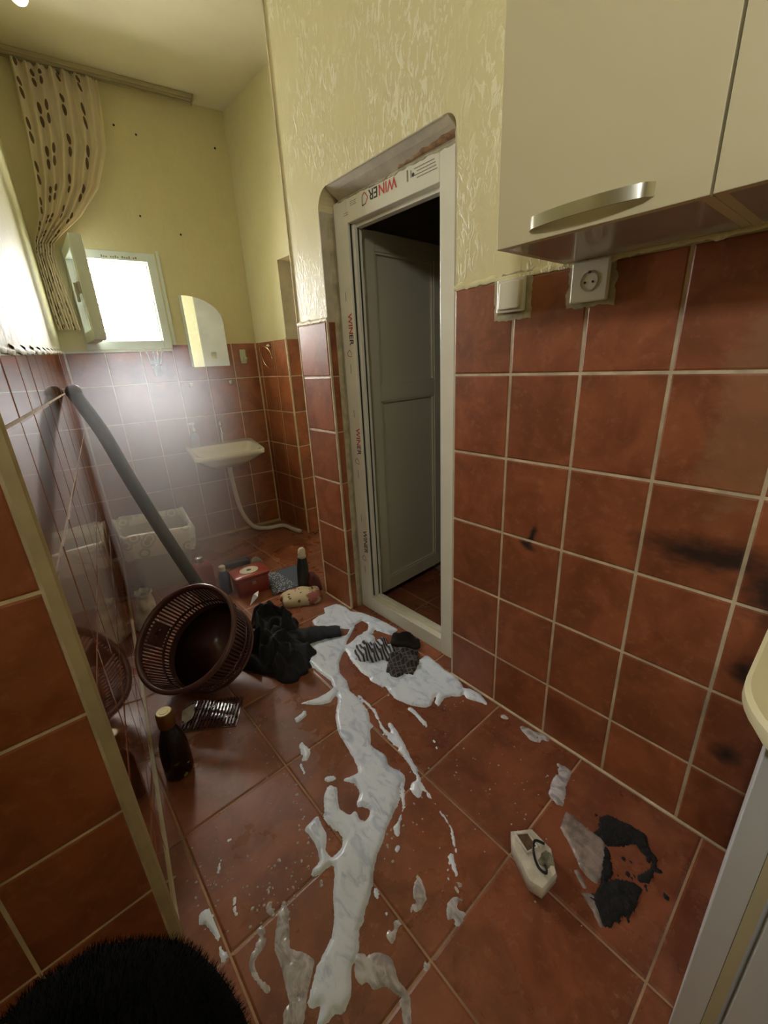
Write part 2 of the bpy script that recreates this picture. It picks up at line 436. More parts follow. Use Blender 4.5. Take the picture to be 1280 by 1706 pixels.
build('corner_bead', MB().box((-0.0012, DY1 - 0.0005, 0), (0.004, DY1 + 0.006, 1.46)).box((-0.0012, 1.9005, 0), (0.004, 1.9062, 2.86)), M_GROUT, wall_right)
build('floor_joint', MB().box((-0.007, -1.5, -0.001), (0.001, DY0, 0.004)).box((-0.007, DY1, -0.001), (0.001, 1.9, 0.004)), M_GROUT, wall_right)
# cut tiles on the far reveal of the doorway
wv = WF((0.0, DY1 - 0.004), (0.12, DY1 - 0.004))
tiles(wv, [0.004, 0.040], ZC[:6] + [1.45], M_TILE, wall_right, t=0.008, grout=0.005, d=0.0035)
# trowelled-in mortar between reveal and frame
def blob_strip(name, pts_fn, n, width_fn, normal, across, mat, parent, hgt=0.006):
    mb = MB(); rows = []
    for k in range(n + 1):
        p = Vector(pts_fn(k / n)); w = width_fn(k / n)
        rows.append([p, p + across * (w * 0.33) + normal * hgt, p + across * (w * 0.7) + normal * hgt * 0.8, p + across * w])
    for k in range(n):
        for q in range(3): mb.add([rows[k][q], rows[k][q + 1], rows[k + 1][q + 1], rows[k + 1][q]], [(0, 1, 2, 3)])
    return build(name, merged(mb), mat, parent, smooth=True)
blob_strip('mortar_joint', lambda s: (0.071, DY1 - 0.0045, 1.84 * s), 70, lambda s: 0.030 + 0.016 * noise.noise(Vector((s * 14, 3, 1))), Vector((0, -1, 0)), Vector((-1, 0, 0)), M_MORTAR, wall_right, 0.004)
build('reveal', MB().prism([(0.004, DZ + 0.0005), (0.119, DZ + 0.0005), (0.119, 1.884), (0.0715, 1.886), (0.03, DZ - 0.018), (0.012, DZ - 0.005)], -(DY1 - 0.055), -(DY0 + 0.035), Matrix(((1, 0, 0, 0), (0, 0, -1, 0), (0, 1, 0, 0), (0, 0, 0, 1)))), M_REVEAL, wall_right)
blob_strip('mortar_joint', lambda s: (0.0700, DY0 + 0.05 + (DY1 - DY0 - 0.10) * s, 1.8875), 60, lambda s: 0.007 + 0.010 * (1 - s) * abs(noise.noise(Vector((s * 12, 7, 1)))) + 0.005 * noise.noise(Vector((s * 19, 5, 2))), Vector((-1, 0, 0)), Vector((0, 0, -1)), M_MORTAR, wall_right, 0.004)
blob_strip('broken_render', lambda s: (0.0665, DY0 + 0.045 + 0.26 * s, 1.889), 30, lambda s: 0.034 * (1 - s) ** 0.7 + 0.012 * noise.noise(Vector((s * 9, 5, 2))), Vector((-0.5, 0, -0.86)), Vector((-0.86, 0, 0.5)), plain('bare_render', lin(142, 108, 74), 0.95, var=0.3, vscale=25, bumpv=0.8, bscale=60), wall_right, 0.004)

# --- door frame and leaf
FXF = 0.070
door = thing('door_1', 'white plastic door frame with a panelled leaf open into the dark store room', 'door', (0.1, 1.3, 0), kind='structure')
JI0, JI1, HZ = 1.066, 1.556, 1.800
build('packing', MB().box((FXF + 0.006, 1.635, 0), (FXF + 0.05, DY1 + 0.001, 1.89)).box((FXF + 0.006, DY0, 0), (FXF + 0.05, 0.98, 1.89)), M_MORTAR, door)
build('jamb', MB().box((FXF, 0.972, 0), (FXF + 0.058, JI0, 1.885), ch=0.003), M_PVC, door)
jl = build('jamb', MB().box((FXF, JI1, 0), (FXF + 0.058, 1.642, 1.885), ch=0.003).box((FXF + 0.02, JI1 - 0.018, 0.09), (FXF + 0.058, JI1 + 0.001, 1.80), ch=0.002), M_PVC, door)
build('gasket', MB().box((FXF + 0.012, JI1 - 0.0035, 0.09), (FXF + 0.0185, JI1 + 0.001, 1.80)), M_GASKET, jl)
build('gasket', MB().box((FXF + 0.036, JI1 - 0.0215, 0.10), (FXF + 0.041, JI1 - 0.017, 1.79)), M_GASKET, jl)
head = build('head', MB().box((FXF, JI0, HZ), (FXF + 0.058, JI1, 1.885), ch=0.003).box((FXF + 0.03, JI0, HZ - 0.014), (FXF + 0.058, JI1, HZ + 0.002)), M_PVC, door)
build('sill', MB().box((FXF, JI0, 0), (FXF + 0.058, JI1, 0.075), ch=0.003).box((FXF + 0.03, JI0, 0.07), (FXF + 0.058, JI1, 0.092), ch=0.002), M_PVC, door)
def lettering(txt, loc, xd, yd, size, mat, parent, name='lettering'):
    c = bpy.data.curves.new(name, 'FONT'); c.body = txt; c.size = size; c.extrude = 0.0002; c.materials.append(mat); c.offset = size * 0.012
    o = bpy.data.objects.new(name, c); COL.objects.link(o)
    x = Vector(xd); y = Vector(yd); z = x.cross(y)
    o.matrix_basis = Matrix(((x.x, y.x, z.x, loc[0]), (x.y, y.y, z.y, loc[1]), (x.z, y.z, z.z, loc[2]), (0, 0, 0, 1)))
    attach(o, parent); return o
FT = FXF - 0.0006
lettering('WIN', (FT, 1.262, 1.872), (0, 1, 0), (0, 0, -1), 0.047, M_RED, head)
lettering('ER', (FT, 1.362, 1.872), (0, 1, 0), (0, 0, -1), 0.047, M_INK, head)
def logo(cy, cz, s, rot, parent, mats):
    """little house outline of the maker's mark"""
    def bar(a, b, w):
        ca, sa = math.cos(rot), math.sin(rot)
        T = lambda p: Vector((FT, cy + (p[0] * ca - p[1] * sa) * s, cz + (p[0] * sa + p[1] * ca) * s))
        A, B = T(a), T(b); t = (B - A).normalized(); q = Vector((1, 0, 0)).cross(t) * w * s
        return [A - q, B - q, B + q, A + q]
    segs = [((-.5, -.5), (-.9, .2)), ((-.9, .2), (-.1, .75)), ((-.1, .75), (.35, .35)), ((-.5, -.5), (.2, -.75)), ((.2, -.75), (.35, .35))]
    for k, m in enumerate(mats):
        mb = MB()
        for a, b in (segs[:3] if k == 0 else segs[3:]): mb.add(bar(a, b, 0.06), [(0, 1, 2, 3)])
        build('logo', mb, m, parent)
logo(1.445, 1.853, 0.028, 0.2, head, (M_RED, M_INK))
build('logo_line', MB().box((FT, 1.27, 1.8775), (FT + 0.001, 1.41, 1.879)), M_INK, head)
mb = MB()
for k in range(4):
    mb.box((FT, 1.075 + 0.004 * k, 1.838 + k * 0.009), (FT + 0.001, 1.165 + 0.012 * (k % 2), 1.8405 + k * 0.009))
for k in range(3): mb.box((FT, 1.49 + 0.004 * (k % 2), 1.853 + k * 0.006), (FT + 0.001, 1.53, 1.8545 + k * 0.006))
mb.box((FT, 1.545, 1.828), (FT + 0.001, 1.575, 1.8295)).box((FT, 1.545, 1.835), (FT + 0.001, 1.573, 1.8365)).box((FT, 1.205, 1.84), (FT + 0.001, 1.212, 1.872)).box((FT, 1.19, 1.847), (FT + 0.001, 1.194, 1.867))
build('small_print', mb, M_INKG, head)
build('symbol_print', MB().lathe([(0.006, 0), (0.006, 0.0005)], 10, Matrix.Translation((FT, 1.182, 1.852)) @ Matrix.Rotation(math.pi / 2, 4, 'Y')), M_INK, head)
for zt, m1, m2 in ((1.475, M_RED, M_INK), (0.985, M_RED, M_INK), (0.465, M_INK, M_INK)):
    lettering('WIN', (FT, 1.592, zt), (0, 0, -1), (0, -1, 0), 0.040, m1, jl)
    lettering('ER', (FT, 1.592, zt - 0.082), (0, 0, -1), (0, -1, 0), 0.040, m2, jl)
    logo(1.600, zt - 0.165, 0.022, -1.3, jl, (m2, m1))
    build('small_print', MB().box((FT, 1.597, zt + 0.05), (FT + 0.001, 1.600, zt + 0.085)).box((FT, 1.597, zt - 0.245), (FT + 0.001, 1.600, zt - 0.205)), M_INKG, jl)
# leaf, swung open into the store room
M_LEAF = plain('leaf_pvc', lin(192, 186, 162), 0.35)  # a darker, warmer tone than the frame
LM = Matrix.Translation((0.15, 1.572, 0)) @ Matrix.Rotation(0.05, 4, 'Z')
lf = build('leaf', MB().box((0, 0, 0.062), (0.075, 0.045, 1.80), LM, 0.003).box((0.475, 0, 0.062), (0.55, 0.045, 1.80), LM, 0.003).box((0.075, 0, 0.062), (0.475, 0.045, 0.135), LM).box((0.075, 0, 1.095), (0.475, 0.045, 1.168), LM).box((0.075, 0, 1.725), (0.475, 0.045, 1.80), LM), M_LEAF, door)
build('panel', MB().box((0.07, 0.014, 0.13), (0.48, 0.032, 1.10), LM), M_LEAF, lf)
build('panel', MB().box((0.07, 0.014, 1.16), (0.48, 0.032, 1.73), LM), M_LEAF, lf)
def bead(z0, z1):
    m = MB(); w = 0.010
    m.box((0.075, 0.004, z0), (0.075 + w, 0.016, z1), LM).box((0.475 - w, 0.004, z0), (0.475, 0.016, z1), LM).box((0.075, 0.004, z0), (0.475, 0.016, z0 + w), LM).box((0.075, 0.004, z1 - w), (0.475, 0.016, z1), LM)
    build('glazing_bead', m, M_LEAF, lf)
bead(0.135, 1.095); bead(1.168, 1.725)
build('hinge', MB().lathe([(0.008, 1.55), (0.008, 1.65)], 10, Matrix.Translation((0.143, 1.562, 0))), M_PVC, lf)
build('hinge', MB().lathe([(0.008, 0.25), (0.008, 0.35)], 10, Matrix.Translation((0.143, 1.562, 0))), M_PVC, lf)

# --- store room behind the door
def box_wall(name, a, b, mat, label, kind='structure'):
    return tag(build(name, MB().box(a, b), mat), label, 'wall', kind=kind)
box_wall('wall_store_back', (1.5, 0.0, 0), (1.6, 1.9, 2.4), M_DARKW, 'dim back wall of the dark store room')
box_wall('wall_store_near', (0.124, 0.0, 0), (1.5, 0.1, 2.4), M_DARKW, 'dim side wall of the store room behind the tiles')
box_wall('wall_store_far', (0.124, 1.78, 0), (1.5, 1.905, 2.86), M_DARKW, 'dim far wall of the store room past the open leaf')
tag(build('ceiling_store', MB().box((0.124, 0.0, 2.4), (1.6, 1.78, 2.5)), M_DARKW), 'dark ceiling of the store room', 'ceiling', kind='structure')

# --- washroom side wall, set back behind the pier
WCA, WCB = (0.413, 3.245), (0.452, 1.905)
wc = WF(WCA, WCB)
uo = 0.452
wall_wc = tag(build('wall_washroom', wall_mesh(wc, 0, 2.86, 0.14, [(uo, uo + 0.72, 0, 1.93)], e0=0.15), M_PLASTER_B), 'cream wall beside the washbasin with a doorway and orange-lit tiles', 'wall', kind='structure')
build('grout', slab(wc, 0, uo - 0.001, 0, 1.455, -0.006, -0.0022), M_GROUT, wall_wc)
ZW = [0.0, 0.195, 0.448, 0.701, 0.954, 1.207, 1.455]
tiles(wc, [0.004, 0.05, 0.245, 0.27, uo - 0.012], ZW, M_TILE, wall_wc, grout=0.006)
build('corner_bead', MB().box((uo - 0.011, -0.002, 0), (uo + 0.001, 0.004, 1.46), wc.M()), M_GROUT, wall_wc)
wcr = WF(tuple(wc.pt(uo, 0)[:2]), tuple((wc.pt(uo, 0) - wc.n * 0.14)[:2]))
build('reveal', slab(wcr, 0.004, 0.14, 0, 1.93, -0.001, 0.002), M_REVEAL, wall_wc)
tiles(wcr, [0.004, 0.13], ZW, M_TILE, wall_wc, d=0.006, t=0.006)
box_wall('wall_washroom_recess', (0.60, 1.905, 0), (0.66, 2.95, 2.86), M_REVEAL, 'dim wall closing the recess beside the washroom')

# --- back wall with the window
BWA, BWB = (-0.79, 3.403), (0.413, 3.245)
wb = WF(BWA, BWB)
def ub(x): return (x - BWA[0]) / wb.d.x
WX0, WX1, WZ0, WZ1 = ub(-0.665), ub(-0.165), 1.432, 2.005
wall_back = tag(build('wall_back', wall_mesh(wb, 0, 2.86, 0.22, [(WX0, WX1, WZ0, WZ1)], e0=0.12, e1=0.12), M_PLASTER_B), 'cream back wall with window, mirror and hazy tiles', 'wall', kind='structure')
build('grout', slab(wb, 0, wb.len, 0, 1.42, -0.006, -0.0022), M_GROUT, wall_back)
build('grout', slab(wb, ub(-0.17), wb.len, 1.42, 1.452, -0.006, -0.0022), M_GROUT, wall_back)
V1 = ub(-0.575); UB = [0.004] + [V1 + 0.203 * k for k in range(5)] + [wb.len - 0.004]
tiles(wb, UB[:4], ZW[:6] + [1.416], M_TILE, wall_back, grout=0.006)
tiles(wb, UB[3:], ZW, M_TILE, wall_back, grout=0.006)
build('floor_joint', MB().box((0, -0.02, 0), (wb.len, 0.004, 0.018), wb.M()), M_TRIM, wall_back)
build('tile_cap', MB().box((0, -0.006, 1.414), (ub(-0.18), 0.004, 1.424), wb.M()), M_PVC_W, wall_back)
build('ledge', MB().box((ub(-0.155), -0.004, 1.455), (ub(-0.140), 0.004, 2.02), wb.M()), M_PVC_W, wall_back)

win = thing('window_1', 'small white window with its sash swung open and bright daylight', 'window', tuple(wb.pt((WX0 + WX1) / 2, WZ0)), kind='structure')
MW = wb.M()
def ring(u0, u1, z0, z1, w, y0, y1, M, ch=0.003):
    m = MB(); m.box((u0, y0, z0), (u0 + w, y1, z1), M, ch).box((u1 - w, y0, z0), (u1, y1, z1), M, ch).box((u0 + w, y0, z0), (u1 - w, y1, z0 + w), M, ch).box((u0 + w, y0, z1 - w), (u1 - w, y1, z1), M, ch); return m
fr = build('frame', ring(WX0, WX1, WZ0, WZ1, 0.052, 0.0, 0.06, MW), M_PVC_W, win)
build('rebate', ring(WX0 + 0.045, WX1 - 0.045, WZ0 + 0.045, WZ1 - 0.045, 0.018, 0.03, 0.055, MW), M_PVC_W, win)
mb = MB()
for k in range(16):
    if k % 5 != 3: mb.box((WX0 + 0.20 + k * 0.0125, -0.0006, WZ1 - 0.040), (WX0 + 0.208 + k * 0.0125, 0.0004, WZ1 - 0.040 + 0.008 + 0.005 * ((k * 7) % 3 == 0)), MW)
build('small_print', mb, M_INKG, fr)
for k in range(5):
    z = 1.54 + k * 0.088
    build('bar', MB().tube([MW @ Vector((WX0, 0.15, z)), MW @ Vector((WX1, 0.15, z))], 0.0085, 8), M_WHITE, win)
for k in range(2):
    u = WX0 + (k + 1) * (WX1 - WX0) / 3
    build('bar', MB().tube([MW @ Vector((u, 0.156, WZ0)), MW @ Vector((u, 0.156, WZ1))], 0.004, 8), M_WHITE, win)
HP = wb.pt(WX0 + 0.035, 0, 0.005)
SM = Matrix.Translation(HP) @ Matrix.Rotation(wb.th - math.radians(84), 4, 'Z')
SWD, SZ0, SZ1 = 0.41, 1.468, 1.985
sash = build('sash', ring(0, SWD, SZ0, SZ1, 0.058, -0.03, 0.03, SM, 0.004), M_PVC_W, win)
m, t, b = nodes('window_glass'); b.inputs['Roughness'].default_value = 0.02; b.inputs['Transmission Weight'].default_value = 1.0; b.inputs['IOR'].default_value = 1.2; b.inputs['Base Color'].default_value = (0.93, 0.97, 0.95, 1)
M_GLASS = m
build('pane', MB().box((0.055, -0.003, SZ0 + 0.055), (SWD - 0.055, 0.003, SZ1 - 0.055), SM), M_GLASS, sash)
build('handle', MB().box((SWD - 0.045, -0.045, 1.70), (SWD - 0.02, -0.028, 1.76), SM, 0.004).box((SWD - 0.04, -0.06, 1.66), (SWD - 0.025, -0.045, 1.755), SM, 0.004), M_WHITE2, sash)

# --- left wall and its near end
LA, LB = (-1.155, 0.822), (-0.79, 3.403)
wl = WF(LA, LB)
wall_left = tag(build('wall_left', wall_mesh(wl, 0, 2.86, 0.14, e1=0.12), M_PLASTER_L), 'glossy tiled wall mirroring the window, seen almost edge-on', 'wall', kind='structure')
build('grout', slab(wl, 0.004, wl.len, 0, 1.31, -0.006, -0.0022), M_GROUT, wall_left)
UL = [0.012] + [0.215 + 0.203 * k for k in range(12)] + [wl.len - 0.004]
tiles(wl, UL, ZW[:6], M_TILE_L, wall_left, grout=0.006)
def ltop(u): return 1.315 + 0.10 * min(1.0, u / 2.4)
for k in range(len(UL) - 1):
    tiles(wl, UL[k:k + 2], [ZW[5], ltop((UL[k] + UL[k + 1]) / 2)], M_TILE_L, wall_left, grout=0.006)
    rough_edge(wl, UL[k] - 0.004, UL[k + 1] + 0.004, ltop((UL[k] + UL[k + 1]) / 2) + 0.003, M_PLASTER_L, wall_left, seed=8.0 + k)
build('floor_joint', MB().box((0, -0.006, -0.001), (wl.len, 0.002, 0.006), wl.M()), M_TRIM, wall_left)
we = WF((-2.1, 0.818), (-1.158, 0.818))
wall_end = tag(build('wall_end', wall_mesh(we, 0, 2.86, 0.12, e0=0.1), M_PLASTER), 'end face of the tiled partition at the lower left', 'wall', kind='structure')
build('grout', slab(we, 0.0, we.len - 0.003, 0, 1.45, -0.006, -0.0022), M_GROUT, wall_end)
EU = [we.len - 0.012]
while EU[-1] > 0.1: EU.append(EU[-1] - 0.203)
tiles(we, sorted(EU), ZW, M_TILE_R, wall_end, grout=0.007)
build('corner_trim', MB().prism([(-0.011, -0.011), (0.006, -0.013), (0.011, -0.006), (0.011, 0.011), (-0.011, 0.011)], 0, 1.46, Matrix.Translation((LA[0] - 0.002, LA[1] + 0.004, 0))), M_TRIM, wall_end)
build('floor_joint', MB().box((-2.1, 0.812, -0.001), (-1.16, 0.820, 0.006)), M_TRIM, wall_end)

# --- the near part of the room, with an unseen high window added for side light the shading implies
wn = WF((-2.1, -1.6), (-2.1, 0.82))
tag(build('wall_kitchen', wall_mesh(wn, 0, 2.86, 0.12, [(1.10, 1.40, 2.25, 2.55)], e0=0.1, e1=0.1), M_PLASTER_B), 'kitchen wall with a window, beyond the left edge of the picture', 'wall', kind='structure')
w2 = thing('window_2', 'small high kitchen window beyond the left edge of the picture', 'window', tuple(wn.pt(1.25, 2.25)), kind='structure')
build('frame', ring(1.10, 1.40, 2.25, 2.55, 0.02, 0.03, 0.09, wn.M()), M_PVC_W, w2)
box_wall('wall_rear', (-2.2, -1.75, 0), (0.12, -1.6, 2.86), M_PLASTER_B, 'plain rear kitchen wall behind the camera')
tag(build('ceiling', MB().box((-2.3, -1.75, 2.86), (0.66, 3.7, 2.96)), M_CEIL), 'pale cream painted ceiling', 'ceiling', kind='structure')
# ================================================================ things fixed to walls
# --- wall cabinets
def wall_cabinet(y0, y1, label, handle):
    c = thing('wall_cabinet', label, 'cabinet', (-0.15, (y0 + y1) / 2, 1.482), 'wall cabinets above the tiles')
    x0, z0, z1 = -0.272, 1.482, 2.20; t = 0.016
    build('body', MB().box((x0, y0, z0), (-0.002, y0 + t, z1)).box((x0, y1 - t, z0), (-0.002, y1, z1)).box((x0, y0 + t, z1 - t), (-0.002, y1 - t, z1)).box((-0.010, y0 + t, z0), (-0.002, y1 - t, z1)), M_CABF, c)
    build('bottom_board', MB().box((x0, y0 + t, z0), (-0.010, y1 - t, z0 + t)), M_CABB, c)
    d = build('door', MB().box((x0 - 0.019, y0 + 0.0015, z0 - 0.001), (x0 - 0.001, y1 - 0.0015, z1), None, 0.0012), M_CABF, c)
    xf = x0 - 0.019; ya, yb, zh = y0 + 0.076, y1 - 0.075, z0 + 0.017
    if not handle: ya, yb = y0 + 0.076, y1 - 0.075
    m = MB(); n = 22; pr = []
    for k in range(n + 1):
        s = k / n; y = yb + (ya - yb) * s
        dep = 0.004 + 0.022 * min(1, math.sin(math.pi * min(max(s, 0.0), 1.0)) ** 0.55) if 0 < k < n else 0.0005
        pr.append((y, dep))
    for k in range(n):
        (a, d0), (b_, d1) = pr[k], pr[k + 1]
        A = [Vector((xf - d0, a, zh)), Vector((xf - d1, b_, zh)), Vector((xf - d1, b_, zh + 0.020)), Vector((xf - d0, a, zh + 0.020))]
        B = [Vector((min(xf, xf - d0 + 0.004), a, zh)), Vector((min(xf, xf - d1 + 0.004), b_, zh)), Vector((min(xf, xf - d1 + 0.004), b_, zh + 0.020)), Vector((min(xf, xf - d0 + 0.004), a, zh + 0.020))]
        m.add(A + B, [(0, 1, 2, 3), (7, 6, 5, 4), (0, 4, 5, 1), (3, 2, 6, 7)])
    h = build('handle', merged(m), M_CHROME, d, smooth=True, autosmooth=40)
    ym = yb + (ya - yb) * 0.40
    build('handle_seam', MB().box((xf - 0.0275, ym - 0.0006, zh - 0.0004), (xf - 0.024, ym + 0.0006, zh + 0.0205)), M_GASKET, h) if False else None
    return c
wall_cabinet(0.226, 0.592, 'cream wall cabinet with a bowed chrome handle, above the socket and switch', True)
wall_cabinet(-0.15, 0.225, 'cream wall cabinet cut off by the upper right edge of the picture', True)

# --- switch and socket with their rough mortar beds
def mortar_bed(cy, cz, w, h, parent, seed):
    n = 72; P = []
    for k in range(n):
        a = 2 * math.pi * k / n; c, s = math.cos(a), math.sin(a)
        q = max(abs(c), abs(s)); r = 1 + 0.10 * noise.noise(Vector((c * 2.3 + seed, s * 2.3, seed))) + 0.07 * noise.noise(Vector((c * 7 + seed, s * 7, seed)))
        P.append((c / q * w / 2 * r, s / q * h / 2 * r))
    m = MB(); m.prism(P, 0, 0.0022, Matrix.Translation((0.0012, cy, cz)) @ Matrix(((0, 0, -1, 0), (1, 0, 0, 0), (0, 1, 0, 0), (0, 0, 0, 1))))
    return build('mortar_bed', m, M_MORTAR, parent)
sw = thing('light_switch', 'cream single light switch in rough mortar left of the socket', 'switch', (0, 0.735, 1.39))
mortar_bed(0.735, 1.428, 0.118, 0.118, wall_right, 3.1)
build('back_box', MB().box((-0.014, 0.692, 1.388), (-0.002, 0.778, 1.474), None, 0.003), M_WHITE, sw)
build('rocker', MB().box((-0.021, 0.702, 1.396), (-0.013, 0.768, 1.466), Matrix.Translation((-0.017, 0.735, 1.43)) @ Matrix.Rotation(0.06, 4, 'Y') @ Matrix.Translation((0.017, -0.735, -1.43)), 0.003), M_WHITE, sw)
so = thing('wall_socket', 'cream round-pin power socket just under the wall cabinet', 'socket', (0, 0.52, 1.39))
mortar_bed(0.520, 1.432, 0.118, 0.112, wall_right, 8.4)
build('plate', MB().box((-0.014, 0.474, 1.388), (-0.002, 0.564, 1.478), None, 0.004), M_WHITE, so)
Q = Matrix.Translation((-0.014, 0.519, 1.433)) @ Matrix.Rotation(-math.pi / 2, 4, 'Y')
ins = build('insert', MB().lathe([(0.0225, -0.001), (0.0225, 0.0012), (0.0200, 0.0015), (0.0190, -0.0004), (0.0, -0.0005)], 28, Q, cap1=False), M_WHITE2, so, smooth=True, autosmooth=30)
for dy in (-0.0095, 0.0095):
    build('pin_hole', MB().lathe([(0.0028, 0), (0.0028, 0.0006)], 10, Matrix.Translation((-0.0140, 0.519 + dy, 1.431)) @ Matrix.Rotation(-math.pi / 2, 4, 'Y')), M_BLACK, ins)
build('earth_clip', MB().box((-0.0162, 0.516, 1.450), (-0.0138, 0.522, 1.455)), M_INK, ins)

# --- washbasin
SU = ub(0.02)
MS = wb.M(SU, 0.745, 0.0) @ Matrix.Rotation(math.radians(7), 4, 'X')
basin = thing('washbasin', 'small white ceramic washbasin on the hazy tiled wall', 'basin', tuple(MS @ Vector((0, -0.16, -0.12))))
def rrect(w, d, r, n=6, cx=0, cy=0):
    P = []
    for qx, qy, a0 in ((1, 1, 0), (-1, 1, 90), (-1, -1, 180), (1, -1, 270)):
        for k in range(n + 1):
            a = math.radians(a0 + 90 * k / n); P.append((cx + qx * (w / 2 - r) + r * math.cos(a), cy + qy * (d / 2 - r) + r * math.sin(a)))
    return P
def loft(m, rings, M, cap_first=True, cap_last=True):
    n = len(rings[0][0]); vs = []; fs = []
    for P, z in rings: vs += [M @ Vector((x, y, z)) for x, y in P]
    for k in range(len(rings) - 1):
        for i in range(n): fs.append((k * n + i, k * n + (i + 1) % n, (k + 1) * n + (i + 1) % n, (k + 1) * n + i))
    if cap_first: fs.append(tuple(reversed(range(n))))
    if cap_last: fs.append(tuple(range((len(rings) - 1) * n, len(rings) * n)))
    m.add(vs, fs); return m
bw, bd = 0.50, 0.36
m = MB()
loft(m, [(rrect(0.26, 0.20, 0.05, cy=-0.13), -0.135), (rrect(0.40, 0.29, 0.07, cy=-0.165), -0.075), (rrect(bw - 0.02, bd - 0.015, 0.05, cy=-bd / 2), -0.030), (rrect(bw, bd, 0.045, cy=-bd / 2), -0.022), (rrect(bw, bd, 0.045, cy=-bd / 2), 0.002),
         (rrect(bw - 0.012, bd - 0.012, 0.042, cy=-bd / 2), 0.008), (rrect(bw - 0.05, bd - 0.10, 0.06, cy=-bd / 2 - 0.03), 0.005), (rrect(bw - 0.075, bd - 0.125, 0.06, cy=-bd / 2 - 0.03), -0.02), (rrect(bw - 0.18, bd - 0.20, 0.05, cy=-bd / 2 - 0.02), -0.075), (rrect(0.06, 0.06, 0.028, cy=-bd / 2 - 0.01), -0.085)], MS)
build('bowl', m, M_CERAM, basin, smooth=True, autosmooth=50)
build('drain', MB().lathe([(0.02, -0.083), (0.02, -0.080), (0.008, -0.082)], 16, MS @ Matrix.Translation((0, -bd / 2 - 0.01, 0))), M_GASKET, basin)
tap = thing('tap', 'slim chrome tap standing behind the washbasin', 'tap', tuple(MS @ Vector((0.02, -0.045, 0.01))))
m = MB(); m.tube([MS @ Vector(p) for p in smooth_curve([(0.02, -0.045, 0.006), (0.02, -0.045, 0.08), (0.018, -0.05, 0.125), (0.012, -0.085, 0.135), (0.005, -0.135, 0.10)], 5)], 0.011, 10)
build('spout', m, M_CHROME2, tap, smooth=True)
build('valve', MB().lathe([(0.016, 0.12), (0.018, 0.15), (0.012, 0.165)], 12, MS @ Matrix.Translation((0.02, -0.045, 0))), M_CHROME2, tap, smooth=True)
build('lever', MB().box((0.012, -0.05, 0.16), (0.028, 0.0, 0.175), MS, 0.003), M_CHROME2, tap)
soap = thing('soap_dispenser', 'clear pump soap bottle on the left end of the washbasin', 'bottle', tuple(MS @ Vector((-0.175, -0.06, 0.01))))
m_, t_, b_ = nodes('soap_clear'); b_.inputs['Base Color'].default_value = lin(196, 206, 204); b_.inputs['Roughness'].default_value = 0.1; b_.inputs['Transmission Weight'].default_value = 0.6
M_SOAP = m_
T = MS @ Matrix.Translation((-0.175, -0.06, 0.006))
build('bottle_body', MB().lathe([(0.030, 0), (0.033, 0.01), (0.033, 0.075), (0.022, 0.10), (0.011, 0.108), (0.011, 0.12)], 18, T), M_SOAP, soap, smooth=True, autosmooth=60)
build('pump', MB().lathe([(0.012, 0.12), (0.012, 0.135), (0.005, 0.137), (0.005, 0.165), (0.012, 0.167), (0.012, 0.178)], 12, T).box((-0.035, -0.006, 0.168), (0.01, 0.006, 0.178), T), M_WHITE, soap)
hose = build('drain_hose', MB().tube(smooth_curve([MS @ Vector((0.01, -0.19, -0.12)), MS @ Vector((0.012, -0.185, -0.20)), wb.pt(SU + 0.02, 0.42, 0.15), wb.pt(SU + 0.05, 0.20, 0.13), wb.pt(SU + 0.12, 0.055, 0.13), wb.pt(SU + 0.22, 0.018, 0.16), wb.pt(SU + 0.35, 0.02, 0.20), (0.36, 2.93, 0.016), (0.38, 2.84, 0.012)], 8), 0.017, 12), plain('hose_plastic', lin(206, 202, 192), 0.45), smooth=True)
tag(hose, 'white flexible drain hose hanging from the washbasin to the floor', 'hose')
ribs = MB()

# --- arched mirror, hooks, cup, towel ring
mir = thing('wall_mirror', 'half-arched frameless mirror above the washbasin', 'mirror', tuple(wb.pt(ub(0.07), 1.30, 0.01)))
mu0, mu1 = ub(-0.055), ub(0.197); mw = mu1 - mu0
P = [(0, 1.30), (mw, 1.30), (mw, 1.60)]
for k in range(1, 12):
    a = k / 12 * math.pi / 2; P.append((mw - mw * 0.98 * (1 - math.cos(a)) * 1.0, 1.60 + 0.165 * math.sin(a)))
P += [(0, 1.765)]
build('glass', MB().prism(P, 0.006, 0.011, wb.M(mu0, 0, 0) @ Matrix(((1, 0, 0, 0), (0, 0, -1, 0), (0, 1, 0, 0), (0, 0, 0, 1)))), M_MIRROR, mir)
build('edge', MB().box((-0.014, -0.012, 1.30), (0.002, -0.004, 1.765), wb.M(mu0, 0, 0)), M_PVC_W, mir)
build('backing', MB().prism(P, 0.001, 0.006, wb.M(mu0, 0, 0) @ Matrix(((1, 0, 0, 0), (0, 0, -1, 0), (0, 1, 0, 0), (0, 0, 0, 1)))), M_WHITE2, mir)
build('bottom_clip', MB().box((mw * 0.52, -0.018, 1.355), (mw * 0.66, -0.0105, 1.395), wb.M(mu0, 0, 0), 0.002), M_WHITE, mir)
for k, (x, lab) in enumerate(((-0.10, 'small white wall clip above the soap dispenser'), (0.18, 'small white wall clip right of the tap, under the mirror'))):
    u = ub(x); tag(build('wall_clip', MB().box((u - 0.012, -0.016, 1.165), (u + 0.012, 0.001, 1.195), wb.M(), 0.004).sphere((u, -0.016, 1.175), 0.012, M=wb.M()), M_WHITE, smooth=False), lab, 'hook', 'white clips on the tiles')
hk = thing('wall_hook', 'pale green double hook on the tiles right of the mirror', 'hook', tuple(wb.pt(ub(0.305), 1.30, 0.01)))
u = ub(0.305); M_HOOK = plain('pale_green_plastic', lin(196, 204, 176), 0.4)
build('plate', MB().box((u - 0.022, -0.008, 1.31), (u + 0.022, 0.001, 1.41), wb.M(), 0.004), M_HOOK, hk)
